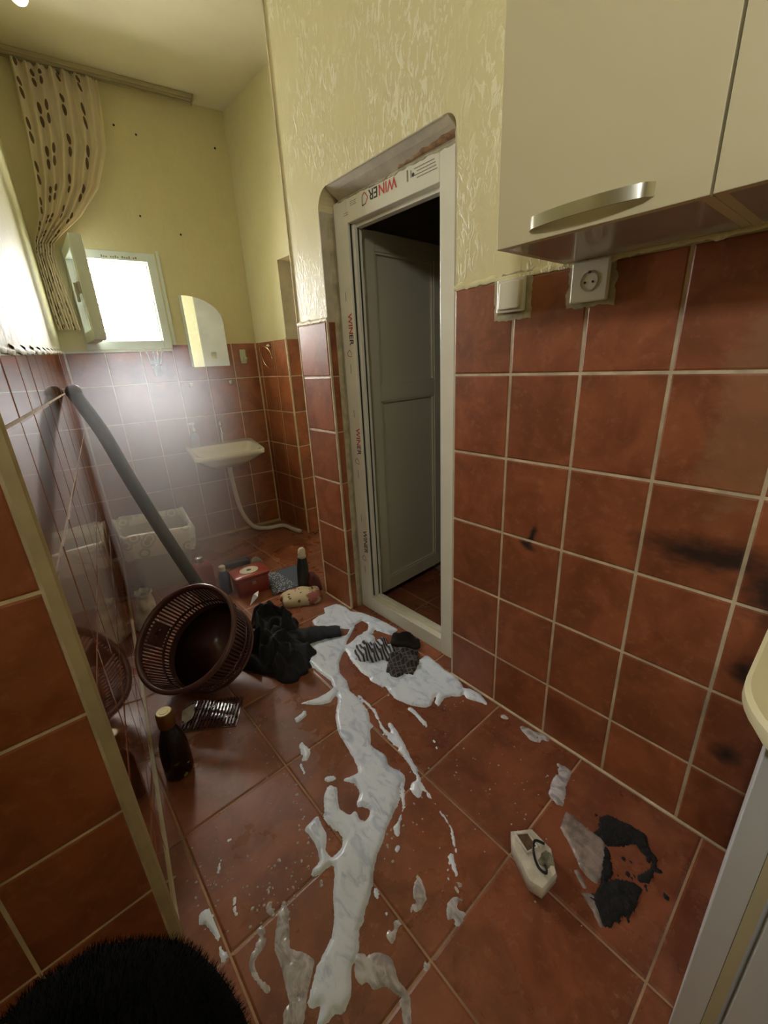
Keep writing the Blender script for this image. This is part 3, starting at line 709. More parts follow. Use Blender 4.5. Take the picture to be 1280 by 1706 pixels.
for s in (-1, 1): build('prong', MB().tube(smooth_curve([wb.pt(u + s * 0.012, 1.395, 0.006), wb.pt(u + s * 0.012, 1.36, 0.012), wb.pt(u + s * 0.013, 1.335, 0.030), wb.pt(u + s * 0.014, 1.352, 0.042)], 4), 0.005, 8), M_HOOK, hk, smooth=True)
tc = thing('toothbrush_cup', 'glass wall cup holding toothbrushes under the window', 'cup', tuple(wb.pt(ub(-0.30), 1.24, 0.04)))
T = wb.M(ub(-0.30), 1.25, 0.045)
build('holder', MB().box((-0.006, 0.0, 0.07), (0.006, 0.045, 0.085), T).lathe([(0.034, 0.07), (0.036, 0.08), (0.032, 0.08), (0.032, 0.07)], 18, T, cap0=False, cap1=False), M_CHROME2, tc)
build('glass', MB().lathe([(0.022, 0.0), (0.030, 0.105), (0.028, 0.105), (0.020, 0.004)], 18, T, cap1=True), M_SOAP, tc, smooth=True, autosmooth=40)
for k, (dx, dy, col) in enumerate(((-0.045, -0.01, (214, 220, 226)), (0.0, 0.012, (170, 190, 210)), (0.022, -0.008, (220, 214, 206)), (0.055, 0.0, (200, 216, 222)))):
    tb = thing('toothbrush', ('toothbrush leaning furthest left in the wall cup', 'bluish upright toothbrush in the wall cup', 'short toothbrush just right of the middle in the wall cup', 'toothbrush leaning furthest right in the wall cup')[k], 'toothbrush', tuple(T @ Vector((dx * 0.2, dy, 0.01))), 'toothbrushes in the wall cup')
    mt = plain('brush_plastic', lin(*col), 0.3)
    build('stick', MB().tube([T @ Vector((dx * 0.2, dy, 0.008)), T @ Vector((dx, dy, 0.165 - 0.02 * (k == 2)))], 0.004, 7), mt, tb)
    build('bristles', MB().box((-0.004, -0.012, 0.0), (0.004, 0.002, 0.025), T @ Matrix.Translation((dx, dy, 0.155 - 0.02 * (k == 2)))), M_WHITE, tb)
tr = thing('towel_ring', 'round chrome towel ring on the orange-lit tiles', 'towel ring', tuple(wc.pt(0.20, 1.27, 0.02)))
Rm = wc.M(0.21, 1.345, 0.03)
build('ring', MB().tube([Rm @ Vector((0.072 * math.cos(a), -0.012 * math.sin(a), 0.072 * math.sin(a))) for a in [2 * math.pi * k / 36 for k in range(37)]], 0.0045, 8), plain('brass_ring', lin(214, 190, 150), 0.2, metal=1.0), tr, smooth=True)
build('mount', MB().lathe([(0.016, 0), (0.014, 0.02), (0.008, 0.03)], 12, wc.M(0.225, 1.42, 0) @ Matrix.Rotation(math.pi / 2, 4, 'X')), M_CHROME2, tr, smooth=True)

# --- curtain rail, curtain, lamp
rail = thing('curtain_rail', 'grey two-channel curtain rail under the ceiling by the window', 'curtain rail', tuple(wb.pt(0.5, 2.82, 0.07)))
build('channel', MB().box((-0.02, -0.105, 2.838), (ub(0.205), -0.045, 2.859), wb.M(), 0.003), plain('rail_plastic', lin(158, 146, 112), 0.5), rail)
for k in range(2): build('track', MB().box((-0.02, -0.098 + k * 0.028, 2.829), (ub(0.20), -0.080 + k * 0.028, 2.839), wb.M(), 0.002), plain('track_plastic', lin(142, 130, 98), 0.5), rail)
build('end_cap', MB().box((ub(0.203), -0.108, 2.826), (ub(0.213), -0.042, 2.8595), wb.M(), 0.003), plain('cap_plastic', lin(150, 136, 108), 0.5), rail)
def curtain_material():
    m, t, b = nodes('sheer_curtain'); uv = t.nodes.new('ShaderNodeTexCoord').outputs['UV']
    sp = t.nodes.new('ShaderNodeSeparateXYZ'); L(t, uv, sp.inputs[0]); u, v = sp.outputs[0], sp.outputs[1]
    mask = None
    for (cu, ph, w, ang) in ((0.22, 0.0, 0.034, 0.15), (0.31, 0.06, 0.028, -0.3), (0.52, 0.4, 0.034, 0.6), (0.76, 0.15, 0.034, 0.7), (0.05, 0.55, 0.03, 0.4)):
        fv = math_(t, 'SUBTRACT', math_(t, 'FRACT', math_(t, 'MULTIPLY_ADD', v, 10.5, ph)), 0.5)
        for dv in (-0.15, 0.16):
            a = math_(t, 'DIVIDE', math_(t, 'SUBTRACT', math_(t, 'SUBTRACT', u, cu), math_(t, 'MULTIPLY', fv, 0.03 * ang)), w * 0.72)
            c = math_(t, 'DIVIDE', math_(t, 'SUBTRACT', math_(t, 'ADD', fv, math_(t, 'MULTIPLY', a, -0.06 * ang)), dv), 0.13)
            d = math_(t, 'ADD', math_(t, 'POWER', a, 2.0), math_(t, 'POWER', c, 2.0))
            e = math_(t, 'LESS_THAN', d, 1.0)
            mask = e if mask is None else math_(t, 'MAXIMUM', mask, e)
    col = mixc(t, mask, lin(236, 224, 200), lin(112, 94, 70))
    L(t, col, b.inputs['Base Color']); b.inputs['Roughness'].default_value = 0.9
    tl = t.nodes.new('ShaderNodeBsdfTranslucent'); L(t, col, tl.inputs['Color'])
    mx = t.nodes.new('ShaderNodeMixShader'); mx.inputs[0].default_value = 0.45
    L(t, b.outputs[0], mx.inputs[1]); L(t, tl.outputs[0], mx.inputs[2])
    L(t, mx.outputs[0], t.nodes['Material Output'].inputs['Surface'])
    return m
KX = [(2.835, -0.66, -0.285), (2.70, -0.665, -0.292), (2.5, -0.675, -0.315), (2.3, -0.69, -0.40), (2.15, -0.715, -0.52), (2.06, -0.748, -0.625), (2.0, -0.775, -0.685), (1.94, -0.784, -0.70), (1.8, -0.784, -0.695), (1.65, -0.784, -0.678), (1.545, -0.780, -0.672)]
def curtain_fn(u, v):
    s = v * (len(KX) - 1); i = min(int(s), len(KX) - 2); f = s - i
    z, a, b = [KX[i][k] * (1 - f) + KX[i + 1][k] * f for k in range(3)]
    z = 2.835 - v * 0 if False else z
    x = a + (b - a) * u; wd = (b - a)
    amp = 0.018 * (0.55 + 0.45 * min(1, wd / 0.3))
    off = 0.066 + amp * math.sin(u * 2 * math.pi * 7 + 1.2 * math.sin(v * 3) + v * 1.5) + 0.008 * noise.noise(Vector((u * 9, v * 5, 0)))
    if v < 0.05: off += 0.006 * math.sin(u * 2 * math.pi * 14)
    return wb.pt(ub(x), z - 0.012 * abs(math.sin(u * 2 * math.pi * 7)) * (v < 0.03), off)
cur = thing('curtain', 'sheer cream curtain with brown leaf print, gathered onto the open window sash', 'curtain', tuple(wb.pt(ub(-0.7), 1.545, 0.06)))
build('fabric', MB().grid(curtain_fn, 120, 90), curtain_material(), cur, smooth=True)
for k in range(8):
    x = -0.65 + k * 0.05
    build('curtain_hook', MB().tube([wb.pt(ub(x), 2.832, 0.066), wb.pt(ub(x), 2.815, 0.072), wb.pt(ub(x) + 0.004, 2.812, 0.066)], 0.002, 6), M_WHITE, cur)
lamp = thing('ceiling_lamp', 'white round ceiling lamp at the top left corner', 'lamp', (-0.66, 2.75, 2.78))
build('holder', MB().lathe([(0.05, 2.858), (0.05, 2.845), (0.025, 2.835), (0.025, 2.815)], 20, Matrix.Translation((-0.66, 2.75, 0))), M_WHITE, lamp, smooth=True, autosmooth=40)
m_, t_, b_ = nodes('lit_bulb'); b_.inputs['Emission Color'].default_value = (1, 0.93, 0.8, 1); b_.inputs['Emission Strength'].default_value = 4.0; b_.inputs['Base Color'].default_value = (1, 1, 0.95, 1)
build('bulb', MB().sphere((-0.66, 2.75, 2.79), 0.034, nu=18, nv=12), m_, lamp, smooth=True)
for k, (x, z) in enumerate(((-0.24, 2.66), (-0.13, 2.635), (0.33, 2.65), (-0.20, 2.21), (0.02, 2.13), (-0.66, 2.53), (-0.72, 2.07))):
    tag(build('nail', MB().lathe([(0.006, 0), (0.006, 0.006), (0.003, 0.012)], 8, wb.M(ub(x), z, -0.006) @ Matrix.Rotation(math.pi / 2, 4, 'X')), M_GASKET),
        ('nail just right of the curtain on the back wall', 'second nail right of the curtain on the back wall', 'nail near the ceiling corner, beyond the rail end', 'nail above the window frame', 'nail up and right of the window', 'nail behind the left side of the curtain', 'nail left of the gathered curtain')[k], 'nail', 'nails in the back wall')

# --- base cabinet and worktop at the lower right
bc = thing('base_cabinet', 'white base cabinet at the lower right edge, dark gap beside its door', 'cabinet', (-0.24, -0.4, 0))
M_CABW = plain('white_laminate', lin(214, 218, 220), 0.35)
build('body', MB().box((-0.46, -0.80, 0.0), (-0.016, -0.022, 0.772)).box((-0.475, -0.044, 0.0), (-0.016, -0.006, 0.772), None, 0.002), M_CABW, bc)
build('face_strip', MB().box((-0.468, -0.061, 0.0), (-0.455, -0.045, 0.772)), M_CABF, bc)
build('door', MB().box((-0.476, -0.46, 0.02), (-0.4605, -0.068, 0.765), None, 0.002), M_CABW, bc)
wt_p = [(-0.004, -0.80), (-0.545, -0.80)]
for k in range(13):
    a = math.pi * k / 24; wt_p.append((-0.545 + 0.15 * (1 - math.cos(a)), -0.10 + 0.136 * math.sin(a)))
wt_p.append((-0.004, 0.036))
wt = MB(); loft(wt, [([(x * 0.995, y - 0.004 * (y > 0)) for x, y in wt_p], 0.773), (wt_p, 0.780), (wt_p, 0.797), ([(x * 0.993 - 0.001, y - 0.006 * (y > -0.5)) for x, y in wt_p], 0.803)], Matrix.Identity(4))
tag(build('worktop', wt, plain('cream_worktop', lin(222, 214, 172), 0.4), smooth=True, autosmooth=35), 'cream worktop with a rounded corner on the base cabinet', 'worktop')
# ================================================================ clutter on the floor
def heap(name, mat, parent, cx, cy, rx, ry, h, rot=0.0, seed=1.0, n=64, m=26, folds=1.0, sharp=0.5, flat=0.0, z0=0.0):
    """crumpled cloth: a closed mound with creases; outline and height follow noise"""
    mb = MB(); ca, sa = math.cos(rot), math.sin(rot)
    rows = []
    for j in range(m + 1):
        r = j / m; row = []
        for i in range(n):
            a = 2 * math.pi * i / n; c, s = math.cos(a), math.sin(a)
            R = 1 + 0.22 * noise.noise(Vector((c * 1.3 + seed, s * 1.3, seed * 2))) + 0.08 * noise.noise(Vector((c * 4 + seed, s * 4, seed)))
            x, y = c * r * R * rx, s * r * R * ry
            prof = max(0.0, 1 - r ** 2.6) ** sharp
            q = Vector((x * 9 + seed * 3, y * 9, seed))
            fold = noise.noise(q) + 0.5 * noise.noise(q * 2.3) - 0.5 * abs(noise.noise(q * 3.1 + Vector((4, 0, 0))))
            z = h * prof * (1 - flat * 0.3) + h * 0.38 * folds * fold * min(1, prof * 1.6) * (0.25 + 0.75 * (1 - r * 0.6))
            row.append((cx + x * ca - y * sa, cy + x * sa + y * ca, z0 + max(0.002 * (j < m), z)))
        rows.append(row)
    mb.v.append((cx, cy, z0 + sum(p[2] - z0 for p in rows[1]) / n))
    for row in rows[1:]: mb.v += row
    for i in range(n): mb.f.append((0, 1 + i, 1 + (i + 1) % n))
    for j in range(m - 1):
        for i in range(n):
            a = 1 + j * n + i; b = 1 + j * n + (i + 1) % n; mb.f.append((a, a + n, b + n, b))
    mb.f.append(tuple(1 + (m - 1) * n + i for i in range(n)))
    return build(name, mb, mat, parent, smooth=True)

def crumple(name, mat, cx, cy, rx, ry, h, rot, seed, freq=26.0, n=72, m=34, parent=None):
    """flat wet cloth pushed into ridged folds"""
    mb = MB(); ca, sa = math.cos(rot), math.sin(rot); rows = []
    for j in range(1, m + 1):
        r = j / m; row = []
        for i in range(n):
            a = 2 * math.pi * i / n; c, s_ = math.cos(a), math.sin(a)
            q = max(abs(c), abs(s_)) ** 0.55
            R = (1 / q) * (0.86 + 0.26 * noise.noise(Vector((c * 1.6 + seed, s_ * 1.6, seed * 2))) + 0.09 * noise.noise(Vector((c * 6 + seed, s_ * 6, seed))))
            x, y = c * r * R * rx, s_ * r * R * ry
            w = 2.2 * noise.noise(Vector((x * 7 + seed, y * 7, seed))) + 0.8 * noise.noise(Vector((x * 19, y * 19, seed + 4)))
            ridge = (1 - abs(math.sin(x * freq + w * 1.6))) ** 1.3
            big = 0.5 + 0.5 * noise.noise(Vector((x * 10 + seed * 5, y * 10, 1.0)))
            fall = max(0.0, 1 - r ** 5) ** 0.6
            z = 0.003 + fall * (h * 0.45 * (1 - 0.5 * r) * (0.5 + big) + h * 0.75 * ridge * (0.35 + 0.65 * big))
            row.append((cx + x * ca - y * sa, cy + x * sa + y * ca, max(0.001, z if j < m else 0.001)))
        rows.append(row)
    mb.v.append((cx, cy, sum(p[2] for p in rows[0]) / n))
    for row in rows: mb.v += row
    for i in range(n): mb.f.append((0, 1 + i, 1 + (i + 1) % n))
    for j in range(m - 1):
        for i in range(n):
            a = 1 + j * n + i; b = 1 + j * n + (i + 1) % n; mb.f.append((a, a + n, b + n, b))
    mb.f.append(tuple(1 + (m - 1) * n + i for i in range(n)))
    return build(name, mb, mat, parent, smooth=True)

# --- laundry basket, tilted against the left wall
BN = Vector((-0.548, -0.339, 0.765)).normalized()
BH, BR1, BR2 = 0.20, 0.2079, 0.187
BC = Vector((-0.8394, 1.6192, 0.2795))
bx = Vector((0, 0, 1)).cross(BN).normalized(); by = BN.cross(bx)
BM = Matrix(((bx.x, by.x, BN.x, BC.x), (bx.y, by.y, BN.y, BC.y), (bx.z, by.z, BN.z, BC.z), (0, 0, 0, 1)))
basket = thing('laundry_basket', 'round brown plastic basket with slotted sides tilted against the left wall', 'basket', (BC.x, BC.y, 0))
M_BROWN = plain('brown_plastic', lin(94, 64, 64), 0.25, coat=0.3)
m = MB(); NT, NZ = 168, 30
def brad(s): return BR2 + (BR1 - BR2) * s ** 0.8
for j in range(NZ + 1):
    s = j / NZ
    for i in range(NT):
        a = 2 * math.pi * i / NT; r = brad(s); m.v.append(tuple(BM @ Vector((r * math.cos(a), r * math.sin(a), -BH + BH * s))))
for j in range(NZ):
    for i in range(NT):
        sec = (i % 56)
        slot = i % 2 == 1 and (5 <= j <= 8 or 11 <= j <= 26) and not (22 <= sec <= 34 and 12 <= j <= 24)
        if not slot: m.f.append((j * NT + i, j * NT + (i + 1) % NT, (j + 1) * NT + (i + 1) % NT, (j + 1) * NT + i))
bbody = build('body', m, M_BROWN, basket, smooth=True)
bbody.modifiers.new('thickness', 'SOLIDIFY').thickness = 0.003
m = MB().lathe([(BR2, -BH), (BR2 * 0.96, -BH - 0.004), (0.05, -BH - 0.002)], 72, BM)
base = build('base', m, M_BROWN, basket, smooth=True)
build('rim', MB().lathe([(BR1 - 0.004, -0.012), (BR1 + 0.008, -0.016), (BR1 + 0.012, -0.010), (BR1 + 0.014, 0.0), (BR1 + 0.009, 0.008), (BR1, 0.010), (BR1 - 0.006, 0.004), (BR1 - 0.004, -0.012)], 96, BM, cap0=False, cap1=False), M_BROWN, basket, smooth=True)
for q in range(3):
    a = 2 * math.pi * (28 / 168 + q / 3); s = 0.62; r = brad(s) - 0.002
    T = BM @ Matrix.Rotation(a, 4, 'Z') @ Matrix.Translation((r, 0, -BH + BH * s)) @ Matrix.Rotation(-0.18, 4, 'Y')
    fm = MB()
    for k in range(8):
        b = k * math.pi / 4
        fm.sphere((0, 0.016 * math.cos(b), 0.016 * math.sin(b)), 0.005, 0.5, 1, 1, 8, 6, T) if False else fm.tube([T @ Vector((0, 0.007 * math.cos(b), 0.007 * math.sin(b))), T @ Vector((-0.002, 0.016 * math.cos(b), 0.016 * math.sin(b))), T @ Vector((0, 0.025 * math.cos(b), 0.025 * math.sin(b)))], [0.0015, 0.004, 0.001], 6)
    build('flower_motif', fm, M_BROWN, basket, smooth=True)
m = MB()
for i in range(0, 48):
    if i % 2: continue
    a = 2 * math.pi * i / 48
m = MB().lathe([(BR2 * 0.99, -BH - 0.010), (BR2 + 0.003, -BH - 0.006), (BR2 + 0.003, -BH + 0.004), (BR2, -BH + 0.004)], 72, BM, cap0=False, cap1=False)
build('foot_ring', m, M_BROWN, basket, smooth=True)

# --- added brown tray under the basket
slats = thing('added_slats', 'added brown tray on the floor under the basket', 'slats', (-0.86, 1.43, 0))
T = Matrix.Translation((-0.845, 1.45, 0.003)) @ Matrix.Rotation(-0.62, 4, 'Z')
build('border', ring(-0.11, 0.11, -0.075, 0.075, 0.008, -0.012, 0.0, T @ Matrix.Rotation(math.pi / 2, 4, 'X') @ Matrix.Translation((0, 0, 0)), 0.001), M_BROWN, slats)  # added piece, stands in for a pattern of bright slots below the basket
for k in range(16):
    x = -0.096 + k * 0.0128
    build('slat', MB().box((x - 0.0035, -0.07, 0.001), (x + 0.0035, 0.07, 0.010), T), M_BROWN, slats)
for y in (-0.03, 0.03): build('rib', MB().box((-0.105, y - 0.003, 0.001), (0.105, y + 0.003, 0.008), T), M_BROWN, slats)
# --- dark pole leaning on the left wall
pole = thing('leaning_pole', 'thick dark pole leaning on the glossy left wall behind the basket', 'pole', (-0.56, 2.05, 0))
M_POLE = plain('dark_rubber', lin(74, 74, 64), 0.6, var=0.1, vscale=10)
build('shaft', MB().tube(smooth_curve([(-0.575, 2.02, 0.012), (-0.70, 2.15, 0.45), (-0.79, 2.24, 0.80), (-0.838, 2.31, 1.02), (-0.880, 2.355, 1.15), (-0.898, 2.38, 1.205)], 6), 0.030, 16), M_POLE, pole, smooth=True)
build('cap', MB().sphere((-0.897, 2.383, 1.212), 0.034, nu=16, nv=10), M_POLE, pole, smooth=True)

# --- waste bin with a printed liner
wbx, wby = -0.645, 2.80
bin_ = thing('waste_bin', 'grey waste bin with a printed plastic liner in the far left corner', 'bin', (wbx, wby, 0))
T = Matrix.Translation((wbx, wby, 0)) @ Matrix.Rotation(-0.08, 4, 'Z')
m = MB(); loft(m, [(rrect(0.28, 0.22, 0.04), 0.0), (rrect(0.37, 0.28, 0.05), 0.37), (rrect(0.36, 0.27, 0.05), 0.37), (rrect(0.27, 0.21, 0.04), 0.012)], T)
build('body', m, plain('grey_beige_plastic', lin(186, 180, 168), 0.5), bin_, smooth=True, autosmooth=40)
m_, t_, b_ = nodes('printed_liner')
p_ = t_.nodes.new('ShaderNodeTexCoord').outputs['Object']
vo = t_.nodes.new('ShaderNodeTexVoronoi'); vo.inputs['Scale'].default_value = 13; L(t_, p_, vo.inputs['Vector'])
d_ = vo.outputs['Distance']
ringm = math_(t_, 'MULTIPLY', ramp(t_, d_, 0.30, 0.36), math_(t_, 'SUBTRACT', 1.0, ramp(t_, d_, 0.44, 0.50)))
disc = math_(t_, 'SUBTRACT', 1.0, ramp(t_, d_, 0.20, 0.24))
c_ = mixc(t_, math_(t_, 'MULTIPLY', disc, 0.55), lin(226, 224, 212), lin(142, 138, 116))
c_ = mixc(t_, math_(t_, 'MULTIPLY', ringm, 0.6), c_, lin(150, 158, 150))
L(t_, c_, b_.inputs['Base Color']); b_.inputs['Roughness'].default_value = 0.22
bump(t_, b_, noise_(t_, p_, 18, 4, 0.6), 0.6, 0.01)
M_LINER = m_
m = MB(); n = 88; rings = []
def liner(k, s):
    P = rrect(0.375 + 0.03 * s, 0.285 + 0.03 * s, 0.05, 21); L_ = len(P)
    return P
base_p = rrect(0.38, 0.29, 0.05, 21); NP = len(base_p)
for lev, (sc, z, zn, rn) in enumerate(((0.90, 0.30, 0.0, 0.02), (0.96, 0.372, 0.0, 0.01), (1.00, 0.405, 0.045, 0.04), (1.05, 0.395, 0.045, 0.06), (1.08, 0.35, 0.03, 0.07), (1.07, 0.30, 0.03, 0.08), (1.06, 0.258, 0.05, 0.09))):
    P = []
    for i, (x, y) in enumerate(base_p):
        a = math.atan2(y, x); w = noise.noise(Vector((math.cos(a) * 3.2, math.sin(a) * 3.2, lev * 0.7))) + 0.5 * noise.noise(Vector((math.cos(a) * 9, math.sin(a) * 9, lev * 0.5)))
        q = sc + rn * w; P.append((T @ Vector((x * q, y * q, z + zn * (noise.noise(Vector((math.cos(a) * 2.4 + 5, math.sin(a) * 2.4, 0))) * 1.2 + 0.4 * w) + (0.035 if lev in (2, 3) and y > 0 else 0)))))
    rings.append(P)
for P in rings: m.v += [tuple(p) for p in P]
for k in range(len(rings) - 1):
    for i in range(NP): m.f.append((k * NP + i, k * NP + (i + 1) % NP, (k + 1) * NP + (i + 1) % NP, (k + 1) * NP + i))
build('liner', m, M_LINER, bin_, smooth=True)

# --- pale plastic bag beside the bin
M_BAG = plain('pale_plastic_bag', lin(204, 202, 186), 0.3, var=0.25, vscale=22, bumpv=0.8, bscale=30)
def bag_fn(u, v):
    a = 2 * math.pi * u; r = 0.062 * (0.9 + 0.3 * noise.noise(Vector((math.cos(a) * 1.5, math.sin(a) * 1.5, v * 3)))) * (1.0 - 0.55 * v ** 2 + 0.25 * (v > 0.9))
    return (-0.868 + r * math.cos(a) + 0.01 * v, 2.30 + r * 1.25 * math.sin(a), 0.21 * v + 0.015 * noise.noise(Vector((math.cos(a) * 2, math.sin(a) * 2, 4))) * v + 0.001)
tag(build('plastic_bag', MB().grid(bag_fn, 40, 20, uv=False), M_BAG, smooth=True), 'crumpled pale plastic bag between the left wall and the basket', 'bag')
def scrap(name, pts, z, mat, label, cat, thick=0.002):
    """creased scrap of film or paper"""
    m = MB(); n = len(pts); c = (sum(p[0] for p in pts) / n, sum(p[1] for p in pts) / n)
    vs = [(c[0], c[1], z)] + [(p[0], p[1], p[2] if len(p) > 2 else 0.002) for p in pts]
    vs += [(x, y, zz - thick if zz > thick else 0) for x, y, zz in vs]
    k = n + 1
    fs = [(0, 1 + i, 1 + (i + 1) % n) for i in range(n)] + [(k, k + 1 + (i + 1) % n, k + 1 + i) for i in range(n)] + [(1 + i, k + 1 + i, k + 1 + (i + 1) % n, 1 + (i + 1) % n) for i in range(n)]
    m.add(vs, fs); return tag(build(name, m, mat), label, cat)
M_FILM = plain('white_film', lin(220, 224, 222), 0.35)
scrap('film_scrap', [(-0.955, 1.475), (-0.915, 1.455, 0.03), (-0.885, 1.50, 0.05), (-0.93, 1.53, 0.02)], 0.03, M_FILM, 'torn scrap of white film on the floor behind the gold-capped bottle', 'scrap')
scrap('film_scrap', [(-0.42, 2.02, 0.05), (-0.38, 1.99, 0.10), (-0.355, 2.03, 0.11), (-0.385, 2.06, 0.07)], 0.105, M_FILM, 'white scrap of film between the basket rim and the black clothes', 'scrap')
scrap('film_scrap', [(-0.735, 2.14, 0.02), (-0.70, 2.10, 0.18), (-0.665, 2.12, 0.19), (-0.69, 2.17, 0.10)], 0.17, M_FILM, 'white curled strip behind the upper rim of the basket', 'scrap')

# --- bottle with the gold cap, in front of the basket
gb = thing('drink_bottle', 'dark bottle with a gold cap standing by the left wall', 'bottle', (-1.0, 1.29, 0))
T = Matrix.Translation((-1.015, 1.28, 0.0)) @ Matrix.Rotation(0.5, 4, 'Z') @ Matrix.Scale(1.14, 4)
M_DKB, t_, b_ = nodes('dark_bottle'); p_ = t_.nodes.new('ShaderNodeTexCoord').outputs['Object']
vo = t_.nodes.new('ShaderNodeTexVoronoi'); vo.inputs['Scale'].default_value = 34; L(t_, p_, vo.inputs['Vector'])
sx_ = t_.nodes.new('ShaderNodeSeparateXYZ'); L(t_, p_, sx_.inputs[0])
low = math_(t_, 'SUBTRACT', 1.0, ramp(t_, sx_.outputs[2], 0.050, 0.085))
dots = math_(t_, 'MULTIPLY', math_(t_, 'LESS_THAN', vo.outputs['Distance'], 0.36), low)
dots = math_(t_, 'MULTIPLY', dots, math_(t_, 'GREATER_THAN', noise_(t_, p_, 25, 2), 0.47))
L(t_, mixc(t_, dots, lin(16, 17, 14), lin(146, 134, 76)), b_.inputs['Base Color']); b_.inputs['Roughness'].default_value = 0.2
build('glass', MB().lathe([(0.036, 0), (0.041, 0.006), (0.042, 0.03), (0.041, 0.09), (0.036, 0.125), (0.026, 0.155), (0.021, 0.17), (0.020, 0.182)], 26, T, 1.0, 0.86), M_DKB, gb, smooth=True, autosmooth=60)
gc = build('cap', MB().lathe([(0.022, 0.178), (0.0235, 0.182), (0.0225, 0.222), (0.020, 0.226)], 24, T), plain('gold_cap', lin(128, 88, 42), 0.35, metal=0.4), gb, smooth=True, autosmooth=40)
build('cap_disc', MB().lathe([(0.0195, 0.2255), (0.0185, 0.2275), (0.012, 0.2272), (0.0115, 0.2285), (0.004, 0.2285)], 24, T), plain('pale_gold', lin(222, 204, 138), 0.4), gc, smooth=True, autosmooth=30)

# --- things behind the basket
jug = thing('detergent_jug', 'dark red jug with a silver cap beside the bin', 'bottle', (-0.50, 2.52, 0))
T = Matrix.Translation((-0.50, 2.52, 0)) @ Matrix.Rotation(0.3, 4, 'Z')
m = MB(); loft(m, [(rrect(0.13, 0.08, 0.025), 0), (rrect(0.14, 0.085, 0.03), 0.01), (rrect(0.14, 0.085, 0.03), 0.12), (rrect(0.11, 0.07, 0.03), 0.155), (rrect(0.045, 0.045, 0.02), 0.172)], T)
build('body', m, plain('dark_red_plastic', lin(128, 40, 46), 0.35), jug, smooth=True, autosmooth=50)
build('cap', MB().lathe([(0.022, 0.17), (0.022, 0.20), (0.016, 0.204)], 16, T), M_CHROME, jug, smooth=True, autosmooth=40)
bb = thing('blue_bottle', 'small blue bottle with a white cap between the red jug and the red box', 'bottle', (-0.43, 2.34, 0))
T = Matrix.Translation((-0.43, 2.34, 0))
M_BLUEB = plain('blue_label', lin(58, 84, 128), 0.35, var=0.4, vscale=30)
build('body', MB().lathe([(0.030, 0), (0.034, 0.008), (0.034, 0.12), (0.024, 0.145), (0.015, 0.152)], 20, T), M_BLUEB, bb, smooth=True, autosmooth=50)
build('cap', MB().lathe([(0.017, 0.15), (0.018, 0.178), (0.014, 0.182)], 16, T), M_WHITE, bb, smooth=True, autosmooth=40)
tin = thing('red_box', 'red box with a white disc on its lid behind the black clothes', 'box', (-0.30, 2.27, 0))
T = Matrix.Translation((-0.30, 2.27, 0)) @ Matrix.Rotation(-0.12, 4, 'Z')
M_REDBOX = plain('red_lacquer', lin(150, 62, 56), 0.3, coat=0.3)
m = MB(); loft(m, [(rrect(0.19, 0.14, 0.02), 0), (rrect(0.195, 0.145, 0.022), 0.004), (rrect(0.195, 0.145, 0.022), 0.105), (rrect(0.19, 0.14, 0.02), 0.108)], T); build('body', m, M_REDBOX, tin, smooth=True, autosmooth=40)
m = MB(); loft(m, [(rrect(0.205, 0.155, 0.026), 0.106), (rrect(0.21, 0.16, 0.028), 0.110), (rrect(0.21, 0.16, 0.028), 0.124), (rrect(0.195, 0.145, 0.026), 0.130)], T); lid = build('lid', m, M_REDBOX, tin, smooth=True, autosmooth=40)
build('disc', MB().lathe([(0.055, 0.1300), (0.055, 0.1325), (0.015, 0.1328)], 32, T, 1, 0.86), M_WHITE, lid, smooth=True, autosmooth=30)
build('disc_centre', MB().lathe([(0.015, 0.1326), (0.014, 0.1338)], 20, T, 1, 0.86), M_GASKET, lid)
build('latch', MB().box((-0.012, -0.078, 0.066), (0.012, -0.072, 0.09), T, 0.002), M_CHROME, tin)
br = thing('scrub_brush', 'dark scrubbing brush with pale bristles behind the red box', 'brush', (-0.27, 2.56, 0))
T = Matrix.Translation((-0.27, 2.56, 0)) @ Matrix.Rotation(-0.25, 4, 'Z')
build('block', MB().box((-0.085, -0.03, 0.045), (0.085, 0.03, 0.085), T, 0.012), plain('dark_blue_plastic', lin(52, 54, 62), 0.5), br)
for k in range(12): build('bristle_tuft', MB().box((-0.078 + k * 0.0135, -0.028, 0.0), (-0.070 + k * 0.0135, 0.026, 0.048), T), M_WHITE2, br)
rag = heap('grey_rag', plain('grey_rag', lin(128, 120, 112), 0.9, var=0.2), None, -0.15, 2.53, 0.06, 0.05, 0.075, 0.4, 3.3, 40, 14, 1.2)
tag(rag, 'small grey rag on the floor behind the red box', 'rag')
